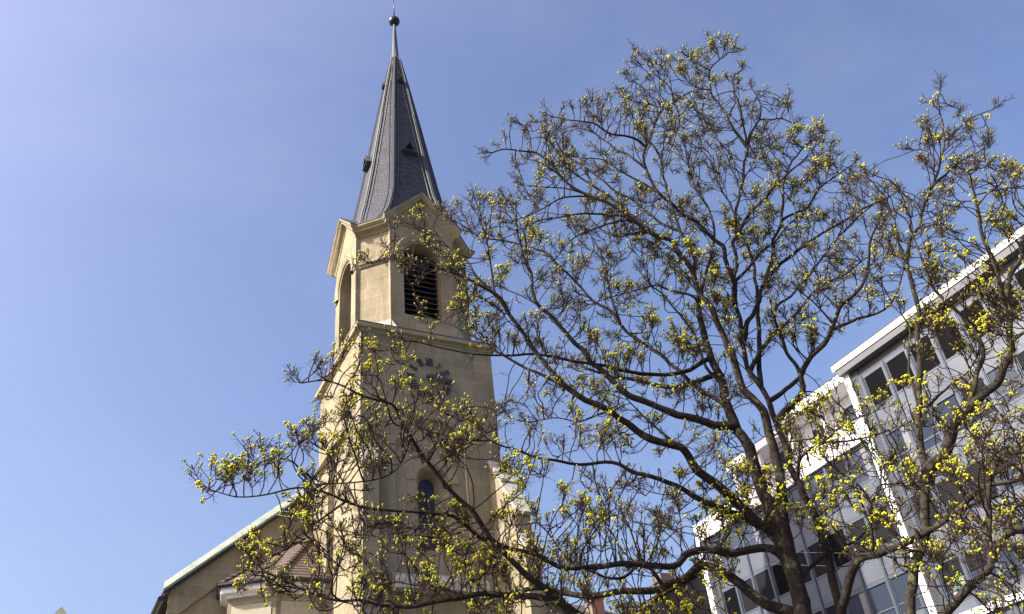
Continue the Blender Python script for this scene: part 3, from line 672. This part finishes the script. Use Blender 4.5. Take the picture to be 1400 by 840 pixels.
class Tree:
    def __init__(s, name, label, base, D0, bark):
        s.root = thing(name, label, 'tree', base, None); s.D0 = D0; s.bark = bark; s.limbs = {}
    def limb(s, key, parent, pts, w0, w1, dz=0.0, name='limb', bow=0.0):
        """pts in photo pixels; w0, w1 widths in photo pixels; dz = how far the tip leans away from the camera"""
        pts = np.array(pts, float)
        if parent is None: d0 = s.D0
        else:
            pp, pd = s.limbs[parent]['px'], s.limbs[parent]['dist']
            kn = np.argmin(((pp-pts[0])**2).sum(1)); d0 = pd[kn]
            if np.linalg.norm(pp[kn]-pts[0]) < 30: pts[0] = pp[kn]
        seg = np.concatenate([[0], np.cumsum(np.linalg.norm(np.diff(pts, axis=0), axis=1))]); q = seg/seg[-1]
        X = spline(np.column_stack([pts, q]), 7)
        q = X[:, 2]; dist = d0+dz*q+bow*np.sin(math.pi*q)
        P = np.array([at_px(a, b_, d) for (a, b_), d in zip(X[:, :2], dist)])
        # resample evenly and roughen
        L = np.concatenate([[0], np.cumsum(np.linalg.norm(np.diff(P, axis=0), axis=1))])
        n = max(8, int(L[-1]/.07)); ls = np.linspace(0, L[-1], n)
        P = np.column_stack([np.interp(ls, L, P[:, k]) for k in range(3)]); dist = np.interp(ls, L, dist); q = np.interp(ls, L, q)
        depth = (P-CAM) @ fw
        rad = .86*(w0+(w1-w0)*q**.75)/2*depth/FPX
        g_ = rng.normal(0, 1, (n, 3)); ker = np.hanning(7); ker /= ker.sum()
        g_ = np.column_stack([np.convolve(g_[:, k], ker, 'same') for k in range(3)])
        amp = np.minimum(rad*.7, .017)[:, None]; fade = np.minimum(1, np.arange(n)/4)[:, None]
        kk = min(n, 9); g2 = rng.normal(0, 1, (n//5+3, 3)); g2 = np.column_stack([np.interp(np.arange(n)/5, np.arange(len(g2)), g2[:, k]) for k in range(3)])
        g_ = g_+g2*1.35
        P = P+g_*amp*fade
        s.limbs[key] = dict(P=P, rad=rad, px=px_of(P), dist=dist, name=name)
    def build_limbs(s):
        for key, l in s.limbs.items():
            P, rad = l['P'], l['rad']; k = 14 if rad[0] > .06 else 9
            nn = len(P); lump = 1+.12*rng.normal(0, 1, (nn, k))
            ker = np.array([.25, .5, .25]); lump = .25*np.roll(lump, 1, 1)+.5*lump+.25*np.roll(lump, -1, 1)
            for c in range(k): lump[:, c] = np.convolve(np.pad(lump[:, c], 1, 'edge'), ker, 'valid')
            rr_ = rad[:, None]*lump
            swell = 1+.12*np.exp(-np.arange(nn)*.07/(.15)); rr_ *= swell[:, None]
            V, F = tubes_mesh([(P, rr_)], k)
            np_mesh(l['name'], V, F, s.bark, s.root)
    def grow(s, polys, n_attr, spread, D=.10, kill=.185, infl=.95, iters=40, up=.3, rmax=.6, tone_lift=0.0, seed=1):
        r_ = np.random.default_rng(seed)
        LP = np.concatenate([l['P'] for l in s.limbs.values()]); LPX = np.concatenate([l['px'] for l in s.limbs.values()])
        LD = np.concatenate([l['dist'] for l in s.limbs.values()]); LR = np.concatenate([l['rad'] for l in s.limbs.values()])
        kd = kdtree.KDTree(len(LPX))
        for i, p in enumerate(LPX): kd.insert((p[0], p[1], 0), i)
        kd.balance()
        att = []
        areas = []
        for poly, dens in polys:
            p = np.array(poly, float); x, y = p[:, 0], p[:, 1]
            areas.append(dens*abs((x*np.roll(y, -1)-y*np.roll(x, -1)).sum())/2)
        for (poly, dens), ar in zip(polys, areas):
            p = np.array(poly, float); want = int(n_attr*ar/sum(areas)); lo, hi = p.min(0), p.max(0); got = 0
            while got < want:
                c = r_.uniform(lo, hi)
                ins = False; j = len(p)-1
                for i in range(len(p)):
                    if (p[i, 1] > c[1]) != (p[j, 1] > c[1]) and c[0] < (p[j, 0]-p[i, 0])*(c[1]-p[i, 1])/(p[j, 1]-p[i, 1])+p[i, 0]: ins = not ins
                    j = i
                if not ins: continue
                _, i, dd = kd.find((c[0], c[1], 0))
                if dd > 95: continue
                cl = math.sin(c[0]*.061+2*math.sin(c[1]*.031))*math.sin(c[1]*.067+1.7*math.sin(c[0]*.027))+.5*math.sin(c[0]*.15+c[1]*.09)*math.sin(c[1]*.14-c[0]*.08)
                if r_.random() > .5+.9*cl: continue
                att.append(at_px(c[0], c[1], LD[i]+r_.normal(0, spread*min(1, .35+dd/60)))); got += 1
        A = np.array(att)
        sel = np.arange(len(LP))
        nodes = [p for p in LP]; par = [-1]*len(LP); rlim = list(LR)
        near = np.full(len(A), -1); nd = np.full(len(A), 1e9); alive = np.ones(len(A), bool); ndir = [None]*len(LP)
        new0 = 0
        for it in range(iters):
            k2 = kdtree.KDTree(len(nodes)-new0)
            for i in range(new0, len(nodes)): k2.insert(nodes[i], i)
            k2.balance(); new0 = len(nodes)
            for a in np.nonzero(alive)[0]:
                _, i, dd = k2.find(A[a])
                if dd is not None and dd < nd[a]: nd[a] = dd; near[a] = i
            alive &= nd > kill
            act = np.nonzero(alive & (nd < infl))[0]
            if len(act) == 0: break
            acc = {}
            for a in act:
                i = near[a]; v = A[a]-nodes[i]; v /= np.linalg.norm(v)+1e-9
                if i in acc: acc[i] += v
                else: acc[i] = v.copy()
            for i, v in acc.items():
                L = np.linalg.norm(v)
                if L < 1e-3: continue
                v = v/L+r_.normal(0, .17, 3)
                if ndir[i] is not None: v = v+ndir[i]*1.0
                v[2] += up; v /= np.linalg.norm(v)
                nodes.append(nodes[i]+v*D); par.append(i); rlim.append(rlim[i]); ndir.append(v)
        nodes = np.array(nodes); par = np.array(par); nL = len(LP); M = len(nodes)
        # radii by the pipe rule
        RT_ = .006; ex = 2.05; acc = np.zeros(M); kids = np.zeros(M, int)
        for i in range(M-1, nL-1, -1):
            if acc[i] == 0: acc[i] = RT_**ex
            acc[par[i]] += acc[i]*1.015; kids[par[i]] += 1
        rad = acc**(1/ex); rad[nL:] = np.minimum(rad[nL:], np.array(rlim)[nL:]*rmax+.004)
        # chains
        child = [[] for _ in range(M)]
        for i in range(nL, M): child[par[i]].append(i)
        chains = []; tips = []
        starts = [(p, c) for p in range(nL) for c in child[p]]
        while starts:
            p, c = starts.pop(); idx = [p, c]
            while child[idx[-1]]:
                ch = sorted(child[idx[-1]], key=lambda q: -acc[q])
                for o in ch[1:]: starts.append((idx[-1], o))
                idx.append(ch[0])
            r = rad[idx].copy(); r[0] = min(r[0], r[1]*1.25)
            chains.append((nodes[idx], r)); tips.append(idx[-1])
        s.stat = (M-nL, len(tips))
        # sprays: short forking twiglets with buds, on tips and along thin twigs
        tw, hair, buds = [], [], []
        def hairs(b0, b1, v, n):
            for h in range(n):
                v2 = r_.normal(0, 1, 3)+v*.4; v2[2] -= .25; v2 /= np.linalg.norm(v2); c0 = b0+(b1-b0)*r_.uniform(.1, 1)
                l2 = r_.uniform(.035, .1); k_ = c0+v2*l2*.6; e2 = k_+(v2+r_.normal(0, .5, 3))*l2*.5
                hair.append((np.array([c0, k_, e2]), np.array([.0018, .0015, .0011])))
        def twig(p, d, L, lev, r):
            # a shoot bending upwards, with opposite side shoots as maples have them
            pts = [p]; v = d.copy(); nseg = 3 if lev else 2
            for q in range(nseg):
                v = v+r_.normal(0, .1, 3); v[2] += .22; v /= np.linalg.norm(v); pts.append(pts[-1]+v*L/nseg)
            tw.append((np.array(pts), np.linspace(r, r*.62, nseg+1)))
            buds.append((pts[-1], v)); hairs(p, pts[-1], v, r_.integers(3, 6))
            if lev:
                for q in range(1, nseg+1):
                    if r_.random() < .22: continue
                    ax = np.cross(v, r_.normal(0, 1, 3)); ax /= np.linalg.norm(ax)
                    for sg in (-1, 1):
                        if r_.random() < .2: continue
                        dd = v*.75+ax*sg*.8; dd /= np.linalg.norm(dd); twig(pts[q] if q < nseg else pts[q]-v*.02, dd, L*r_.uniform(.3, .6), lev-1, r*.72)
        def spray(p, d, n, L0):
            for q in range(n):
                v = d+r_.normal(0, .38, 3); v[2] += .4; v /= np.linalg.norm(v); twig(p, v, L0*r_.uniform(.7, 1.35), 1, .006)
        for i in tips:
            d = nodes[i]-nodes[par[i]]; d /= np.linalg.norm(d); spray(nodes[i], d, 1 if r_.random() < .55 else 2, .17)
        for l in s.limbs.values():
            if l['rad'][-1] < .03:
                d = l['P'][-1]-l['P'][-3]; d /= np.linalg.norm(d); spray(l['P'][-1], d, 3, .2)
        thin = [i for i in range(nL, M) if rad[i] < .012 and child[i]]
        for i in thin:
            if r_.random() < .13:
                d = nodes[i]-nodes[par[i]]; d /= np.linalg.norm(d); sd = np.cross(d, r_.normal(0, 1, 3)); sd /= np.linalg.norm(sd); v = .7*d+.8*sd; v /= np.linalg.norm(v); twig(nodes[i], v, r_.uniform(.08, .2), 1 if r_.random() < .35 else 0, .0042)
        big = [c for c in chains]
        V1, F1 = tubes_mesh(big, 5); V2, F2 = tubes_mesh(tw, 4); V3, F3 = tubes_mesh(hair, 3)
        V = np.concatenate([V1, V2, V3]); F = np.concatenate([F1, F2+len(V1), F3+len(V1)+len(V2)])
        o = np_mesh('twigs', V, F, TWIG, s.root); o['kind'] = 'stuff'
        # buds: swelling bud = pointed egg, opening bud = umbel of small lobes
        t_ = (1+5**.5)/2
        IV = np.array([(-1, t_, 0), (1, t_, 0), (-1, -t_, 0), (1, -t_, 0), (0, -1, t_), (0, 1, t_), (0, -1, -t_), (0, 1, -t_), (t_, 0, -1), (t_, 0, 1), (-t_, 0, -1), (-t_, 0, 1)])/math.hypot(1, t_)
        IF = np.array([(0, 11, 5), (0, 5, 1), (0, 1, 7), (0, 7, 10), (0, 10, 11), (1, 5, 9), (5, 11, 4), (11, 10, 2), (10, 7, 6), (7, 1, 8), (3, 9, 4), (3, 4, 2), (3, 2, 6), (3, 6, 8), (3, 8, 9), (4, 9, 5), (2, 4, 11), (6, 2, 10), (8, 6, 7), (9, 8, 1)])
        BV, BF, BT = [], [], []; nb = 0
        def blob(c, ax, rl, rs, tone):
            nonlocal nb
            B = IV*rs*(1+r_.uniform(-.18, .18, (12, 1))); B = B+np.outer(IV @ ax, ax)*(rl-rs)
            BV.append(B+c); BF.append(IF+nb); BT.append(np.clip(np.full(12, tone)+r_.normal(0, .04, 12), 0, 1)); nb += 12
        f0 = r_.uniform(0, 6, 6)
        for e, d in buds:
            op = .46+.26*math.sin(2.3*e[0]+f0[0])*math.sin(2.0*e[2]+f0[1])+.24*math.sin(5.3*e[1]+f0[2])*math.sin(4.9*e[2]+3*e[0]+f0[3])+r_.normal(0, .13)+tone_lift-.0-.02*(e[2]-6)+.008*(e[0]-6)
            if r_.random() < .12: continue
            blob(e+d*.006, d, .017, .0068, r_.uniform(.0, .16))
            if op < .34: blob(e+d*.018, d, .011, .0075, r_.uniform(.1, .35))
            elif op < .62:
                q = r_.normal(0, .3, 3); ton = r_.uniform(.35, .7)
                blob(e+d*.024, d, .0125, .011, ton); blob(e+d*.030+q*.014, d, .0085, .0085, ton+.08); blob(e+d*.030-q*.014, d, .0085, .0085, ton+.1)
            else:
                g_ = r_.uniform(.85, 1.1)+min(.35, (op-.6)*.9); ton = r_.uniform(.55, .98)
                for q in range(int(5+7*(g_-.7))):
                    v = d*1.1+r_.normal(0, .7, 3); v /= np.linalg.norm(v)
                    blob(e+d*.02+v*.023*g_, v, .0112*g_, .0086*g_, ton+r_.normal(0, .08))
        o = np_mesh('flower_buds', np.concatenate(BV), np.concatenate(BF), BUDS, s.root, True, np.concatenate(BT)); o['kind'] = 'stuff'

mp = Tree('maple_tree', 'big spreading budding maple with several dark limbs in front of the church', (7.6, 6.6, 0), 9.5, BARK)
L = mp.limb
L('T', None, [(1185, 1420), (1160, 1180), (1128, 980), (1112, 900), (1097, 840), (1083, 785), (1069, 735), (1057, 700)], 45, 25, 0, 'trunk')
L('A', 'T', [(1066, 735), (1043, 680), (1026, 623), (1009, 583), (994, 560), (984, 528), (974, 503), (966, 470), (958, 430), (962, 395)], 25, 8, .5)
L('B', 'T', [(1080, 770), (1072, 690), (1062, 640), (1048, 588), (1031, 546), (1014, 517), (997, 474), (983, 440), (968, 417), (954, 400), (943, 368), (928, 346), (917, 331), (886, 320), (851, 294), (811, 271), (774, 251), (754, 226), (734, 209), (717, 208), (690, 206), (672, 210)], 20, 2, -1.0)
L('E', 'T', [(1150, 960), (1152, 870), (1147, 835), (1137, 773), (1117, 717), (1097, 680), (1077, 617), (1060, 574), (1051, 548), (1034, 520), (1021, 489), (1012, 455), (1009, 423), (1007, 354), (1007, 283), (1013, 245), (1020, 205), (1017, 178), (1011, 145), (1004, 119), (1003, 105), (1014, 96)], 18, 2, .6)
L('D', 'E', [(1012, 470), (1028, 434), (1043, 400), (1060, 340), (1068, 288), (1072, 240), (1090, 210), (1120, 186)], 9, 2, .7)
L('F', 'E', [(1060, 574), (1083, 554), (1097, 534), (1098, 508), (1108, 483), (1128, 466), (1140, 442), (1146, 418), (1165, 400), (1183, 366), (1190, 330), (1205, 290)], 12, 3, -.9)
L('F2', 'F', [(1143, 450), (1174, 440), (1208, 425), (1228, 400), (1236, 370)], 6, 2, -.3)
L('F3', 'E', [(1052, 548), (1077, 531), (1096, 508), (1112, 480)], 8, 6, .5)
L('F4', 'F', [(1098, 515), (1062, 430), (1090, 395), (1140, 330), (1170, 300), (1200, 275)], 6, 2, .3)
L('C2', 'E', [(1009, 415), (1002, 382), (997, 363), (990, 338), (983, 331), (959, 316), (940, 299), (921, 278), (899, 262), (887, 240), (880, 217), (884, 198), (903, 156), (918, 142), (926, 134), (946, 124)], 9, 2.2, -.7)
L('C3', 'C2', [(884, 200), (872, 193), (860, 189), (838, 186), (826, 180), (812, 170), (793, 167), (774, 164), (757, 160)], 4.5, 1.6, -.4)
L('C4', 'C2', [(884, 228), (860, 211), (843, 204), (827, 192), (808, 180), (790, 175)], 4.5, 1.6, .3)
L('C5', 'C2', [(899, 262), (880, 252), (858, 240), (841, 230), (827, 218), (793, 215)], 4, 1.6, .2)
L('C6', 'C2', [(903, 156), (895, 140), (876, 119), (861, 109)], 3, 1.5, .1)
L('C7', 'C2', [(920, 140), (919, 126), (911, 114), (895, 100), (884, 86), (876, 76)], 3, 1.5, -.2)
L('C8', 'B', [(951, 385), (945, 351), (935, 335), (926, 316), (921, 297), (914, 273), (911, 250), (905, 225), (897, 205), (880, 185)], 8, 2.5, .5)
L('B2', 'B', [(886, 319), (864, 294), (840, 277), (815, 258), (790, 240), (770, 228)], 7, 2, .4)
L('B3', 'C8', [(926, 318), (916, 311), (887, 292), (864, 273), (840, 261), (815, 240), (795, 225), (775, 213)], 5, 2, .2)
L('B4', 'B', [(880, 315), (860, 297), (826, 293), (796, 292), (767, 297), (736, 302), (715, 312)], 5, 1.8, -.3)
L('B5', 'B', [(872, 305), (850, 302), (831, 306), (808, 314), (785, 325), (772, 340), (762, 352)], 4, 1.6, .3)
L('B6', 'B', [(800, 266), (770, 258), (738, 255), (715, 253)], 3.5, 1.5, .2)
L('B7', 'B', [(805, 270), (775, 270), (755, 276), (730, 290), (702, 303)], 3.5, 1.5, -.3)
L('B8', 'B', [(884, 319), (860, 321), (840, 323), (822, 315), (808, 300)], 6, 2, .3)
L('E2', 'E', [(1020, 202), (1007, 183), (992, 162), (983, 145), (973, 126), (971, 95), (983, 83), (995, 74), (1003, 73)], 5.5, 1.6, -.3)
L('E3', 'E2', [(973, 126), (962, 122), (950, 117), (940, 110)], 3, 1.5, .1)
L('E4', 'E2', [(971, 96), (958, 90), (945, 82)], 2.6, 1.4, -.1)
L('E5', 'E2', [(983, 84), (981, 68), (973, 55)], 2.4, 1.4, .1)
L('D2', 'E', [(1020, 203), (1030, 180), (1040, 164), (1055, 165), (1068, 163), (1084, 169)], 4.5, 1.6, .3)
L('D3', 'D2', [(1039, 166), (1040, 150), (1034, 130), (1028, 122)], 3, 1.5, .1)
L('D4', 'E', [(1008, 330), (1024, 295), (1048, 267), (1069, 243), (1095, 221), (1115, 198), (1122, 182)], 6.5, 1.8, -.5)
L('D5', 'D', [(1066, 302), (1090, 290), (1105, 285), (1119, 262), (1135, 245), (1148, 236), (1168, 224)], 4.5, 1.6, .2)
L('D6', 'D', [(1045, 394), (1060, 365), (1077, 349), (1120, 321), (1149, 304), (1183, 284), (1211, 273), (1226, 264)], 7.5, 2, -.3)
L('D7', 'E', [(1030, 505), (1036, 487), (1057, 460), (1086, 433), (1106, 410), (1126, 390), (1154, 376), (1178, 358)], 8, 2.2, .4)
L('D8', 'E', [(1009, 385), (1034, 353), (1057, 333), (1080, 305), (1100, 290)], 5.5, 1.8, .3)
L('A2', 'E', [(1040, 530), (1038, 490), (1038, 460), (1037, 413), (1033, 370), (1018, 330), (1008, 300), (990, 262), (975, 235)], 9, 2.5, 1.0)
L('A3', 'A', [(985, 530), (968, 500), (950, 462), (928, 430), (905, 402), (891, 392), (878, 375)], 6, 2, -.3)
L('A4', 'A', [(966, 428), (949, 406), (916, 399), (890, 392), (840, 404), (808, 418)], 4.5, 1.6, -.3)
L('A5', 'A', [(962, 400), (970, 360), (976, 320), (968, 285), (950, 255), (942, 225)], 6, 2, .3)
L('F5', 'F', [(1146, 421), (1120, 398), (1105, 382)], 4, 2, .2)
L('F6', 'F', [(1140, 441), (1122, 425), (1108, 410), (1095, 400)], 4, 2, -.2)
L('V3', 'F', [(1104, 490), (1085, 470), (1075, 440)], 3, 1.6, .2)
L('G', 'T', [(1062, 735), (1040, 712), (1006, 680), (986, 666), (951, 640), (928, 617), (900, 606), (886, 600), (857, 580), (823, 557), (800, 546), (771, 523), (748, 500), (737, 486), (720, 463), (703, 440), (690, 420), (671, 401), (645, 386), (600, 366), (570, 356), (535, 354), (510, 362)], 19, 2, -1.6)
L('G3', 'G', [(692, 427), (680, 404), (674, 373), (668, 341), (657, 304), (648, 288)], 4.5, 1.6, -.2)
L('G4', 'G', [(800, 546), (768, 527), (714, 501), (677, 479), (648, 461), (620, 446), (596, 438), (580, 432)], 6.5, 1.8, .3)
L('G5', 'G', [(930, 617), (890, 580), (860, 550), (845, 520)], 4, 1.6, .4)
L('G6', 'G', [(830, 562), (790, 575), (760, 570), (735, 575)], 3.5, 1.5, -.2)
L('G2', 'G', [(694, 423), (677, 403), (651, 374), (637, 355), (610, 335), (590, 310), (580, 300)], 5, 2, .3)
L('H', 'A', [(1008, 585), (980, 583), (957, 574), (914, 563), (886, 551), (857, 537), (837, 520), (823, 508), (808, 494), (800, 477), (788, 468), (760, 440), (734, 417), (726, 374), (714, 337), (706, 305), (703, 285)], 15, 3, -.5)
L('H2', 'H', [(808, 497), (780, 458), (757, 436), (740, 421), (717, 407), (690, 396)], 5, 1.6, .3)
L('I', 'A', [(968, 492), (926, 508), (886, 509), (848, 504), (811, 497), (783, 491), (748, 483), (720, 484), (690, 487), (654, 484), (620, 478), (580, 470), (555, 465)], 8, 2, -.9)
L('J', 'A', [(976, 512), (943, 526), (908, 531), (884, 528), (850, 515), (800, 505)], 9, 4, .5)
L('K', 'A', [(988, 557), (951, 528), (926, 506), (900, 483), (874, 463), (846, 441), (829, 426), (806, 409), (783, 383), (760, 360), (745, 345), (690, 330), (650, 320), (630, 290)], 8, 2, .6)
L('K2', 'K', [(846, 441), (838, 410), (828, 370), (815, 335), (800, 310)], 5, 2, .4)
L('M', 'T', [(1060, 730), (1036, 712), (1004, 701), (962, 685), (931, 670), (892, 657), (860, 644), (839, 634), (800, 635), (760, 630), (734, 627), (700, 613), (683, 608), (664, 598), (650, 582)], 13, 2, -.8)
L('N', 'T', [(1076, 775), (1058, 757), (1028, 753), (994, 755), (962, 752), (940, 757), (926, 772), (900, 774), (865, 773), (820, 775), (776, 776), (752, 770), (724, 760), (700, 754), (680, 747), (657, 735), (626, 714), (605, 706), (573, 701), (534, 697), (500, 693), (477, 687), (451, 675), (430, 668), (404, 666), (367, 676), (330, 679), (305, 674), (284, 668)], 15, 1.5, -2.0)
L('N2', 'N', [(470, 682), (445, 705), (420, 722), (400, 740), (385, 760)], 4, 2, .3)
L('N3', 'N', [(430, 668), (415, 650), (400, 632), (375, 628), (350, 635)], 4, 2, -.3)
L('N4', 'N', [(477, 686), (470, 660), (455, 640), (447, 622)], 4, 2, .4)
L('Q', 'T', [(1088, 842), (1072, 832), (1046, 819), (1009, 798), (988, 780), (962, 772), (940, 788), (920, 798), (890, 808), (850, 814), (800, 811), (760, 800), (720, 806), (680, 812), (640, 814), (600, 806), (570, 800), (540, 795), (515, 800)], 19, 3, .8)
L('P', 'T', [(1150, 1160), (1040, 1010), (930, 930), (850, 882), (808, 852), (784, 836), (766, 822), (740, 800), (713, 781), (680, 740), (634, 686), (611, 657), (586, 631), (563, 603), (546, 577), (538, 558), (517, 551), (488, 540), (466, 529), (443, 521), (412, 524)], 26, 2, -2.4)
L('O', 'P', [(770, 826), (750, 818), (725, 811), (684, 809), (657, 811), (618, 819), (592, 824), (563, 831), (526, 827), (500, 819), (470, 822), (440, 815), (410, 805)], 12, 3, -.4)
L('O2', 'P', [(586, 631), (600, 605), (606, 588)], 4, 2, .2)
L('P2', 'P', [(560, 600), (545, 640), (520, 655), (490, 660), (450, 662)], 4, 2, -.2)
L('R', 'Q', [(905, 800), (880, 760), (870, 772), (852, 790), (830, 792), (812, 784), (788, 772), (768, 756), (752, 735), (735, 715)], 7, 2, -.6)
L('S', 'E', [(1150, 865), (1155, 800), (1167, 768), (1180, 760), (1203, 758), (1230, 747), (1260, 730), (1287, 713), (1307, 698), (1333, 675), (1373, 657), (1420, 640)], 17, 6, -1.6)
L('S1', 'S', [(1191, 758), (1191, 709), (1192, 688), (1178, 667), (1155, 652), (1140, 640)], 6, 2, -.3)
L('S2', 'S1', [(1193, 688), (1203, 670), (1206, 645), (1215, 630)], 4, 2, .2)
L('S3', 'T', [(1090, 800), (1113, 774), (1130, 760), (1150, 750), (1178, 732), (1190, 715)], 8, 3, .3)
L('V', 'E', [(1090, 655), (1096, 632), (1107, 617), (1133, 598), (1157, 577), (1180, 568), (1200, 560)], 6, 2, -.7)
L('V2', 'V', [(1107, 617), (1128, 605), (1160, 603), (1195, 597), (1225, 585)], 5, 2, -.3)
L('S4', 'S', [(1307, 698), (1340, 690), (1370, 680), (1400, 690)], 5, 2, .5)
mp.build_limbs()
mp.grow([
    ([(668, 205), (735, 165), (775, 150), (850, 130), (868, 95), (895, 75), (955, 80), (975, 55), (1000, 60), (1015, 108), (1060, 130), (1092, 150), (1085, 180), (1128, 180), (1150, 230), (1175, 240), (1130, 300), (1060, 330), (960, 360), (860, 330), (760, 300), (690, 270), (720, 235)], 1.25),
    ([(545, 330), (575, 285), (625, 285), (640, 270), (720, 280), (860, 320), (960, 350), (1060, 330), (1130, 300), (1170, 240), (1215, 300), (1232, 370), (1225, 425), (1180, 445), (1140, 470), (1000, 500), (900, 520), (800, 520), (700, 500), (640, 470), (590, 478), (575, 458), (628, 430), (622, 388), (500, 380), (505, 345)], 1.0),
    ([(640, 570), (700, 540), (800, 530), (900, 520), (990, 520), (1040, 560), (1060, 640), (1000, 650), (900, 640), (800, 680), (700, 660), (650, 620)], .55),
    ([(410, 520), (445, 495), (500, 478), (555, 485), (572, 520), (600, 565), (680, 560), (690, 600), (640, 640), (560, 660), (470, 660), (400, 680), (290, 690), (280, 668), (330, 640), (400, 598), (470, 585), (440, 540)], 1.5),
    ([(400, 690), (470, 680), (560, 690), (640, 700), (720, 720), (800, 700), (900, 650), (1000, 640), (1080, 660), (1080, 720), (1000, 800), (960, 850), (820, 850), (700, 850), (560, 850), (420, 850), (330, 800), (330, 750), (380, 720)], 1.6),
    ([(1060, 600), (1090, 560), (1130, 550), (1200, 540), (1240, 580), (1230, 640), (1300, 660), (1410, 610), (1420, 720), (1330, 740), (1240, 790), (1150, 780), (1090, 730), (1080, 650)], 1.3),
], 18000, .45, seed=3)

ml = Tree('maple_tree', 'slender lichen covered maple with a straight pale trunk before white office block', (8.6, 6.2, 0), 8.9, BARK2)
L = ml.limb
L('T', None, [(1190, 1420), (1215, 1180), (1235, 950), (1245, 860), (1250, 820), (1256, 780), (1262, 700), (1263, 640), (1260, 590), (1259, 540), (1258, 480), (1254, 430), (1248, 390), (1244, 355), (1254, 314), (1268, 277), (1280, 245), (1285, 220), (1291, 194), (1289, 168), (1281, 140), (1284, 128)], 34, 2, 0, 'trunk')
L('T2', 'T', [(1243, 360), (1232, 340), (1226, 322), (1224, 300)], 6, 2, .2)
L('T3', 'T', [(1276, 262), (1300, 232), (1318, 218), (1335, 208), (1350, 200)], 5, 1.5, .2)
L('T4', 'T', [(1291, 194), (1310, 178), (1325, 165), (1345, 155), (1358, 150)], 3.5, 1.5, -.2)
L('T5', 'T', [(1283, 228), (1268, 206), (1250, 205)], 2.5, 1.5, .1)
L('U', 'T', [(1262, 665), (1272, 636), (1290, 616), (1305, 586), (1316, 572), (1340, 548), (1360, 522), (1373, 497), (1381, 480), (1378, 455), (1375, 428), (1373, 400), (1368, 367), (1357, 348), (1347, 325), (1335, 295), (1330, 265), (1318, 240)], 22, 3, -.9)
L('U2', 'U', [(1377, 440), (1381, 400), (1384, 373), (1393, 353), (1402, 330), (1410, 300)], 10, 6, .3)
L('W', 'U', [(1312, 575), (1318, 558), (1328, 530), (1341, 500), (1347, 482), (1334, 443), (1300, 413), (1280, 390), (1263, 353), (1250, 330), (1236, 300), (1215, 285)], 11, 2, -.2)
L('W2', 'W', [(1300, 413), (1320, 400), (1335, 385), (1350, 380)], 3, 2, .3)
L('W3', 'U', [(1378, 470), (1400, 455), (1425, 445)], 6, 4, -.4)
L('Y', 'T', [(1262, 565), (1280, 545), (1300, 530), (1320, 512), (1335, 490)], 5, 2, .3)
L('Y2', 'T', [(1260, 560), (1252, 540), (1244, 500), (1243, 450), (1232, 430)], 5, 3, .2)
L('X', 'T', [(1215, 1130), (1240, 960), (1275, 875), (1297, 845), (1320, 813), (1345, 785), (1354, 768), (1352, 720), (1351, 690), (1352, 665)], 30, 8, -.9)
L('X2', 'X', [(1354, 768), (1366, 745), (1385, 728), (1430, 716)], 14, 11, -.3)
L('X3', 'X2', [(1375, 735), (1390, 700), (1420, 690)], 7, 4, .2)
ml.build_limbs()
ml.grow([
    ([(1255, 215), (1270, 150), (1285, 125), (1310, 150), (1360, 150), (1372, 195), (1345, 235), (1300, 260), (1262, 250)], 1.0),
    ([(1170, 260), (1190, 240), (1240, 270), (1290, 255), (1340, 225), (1410, 215), (1410, 480), (1340, 480), (1300, 420), (1250, 400), (1215, 380), (1215, 300)], 1.05),
    ([(1230, 420), (1330, 440), (1410, 470), (1410, 640), (1300, 640), (1240, 600)], .6),
    ([(1260, 640), (1410, 640), (1410, 850), (1290, 850), (1260, 740)], .8),
], 2400, .42, seed=5, tone_lift=-.07)
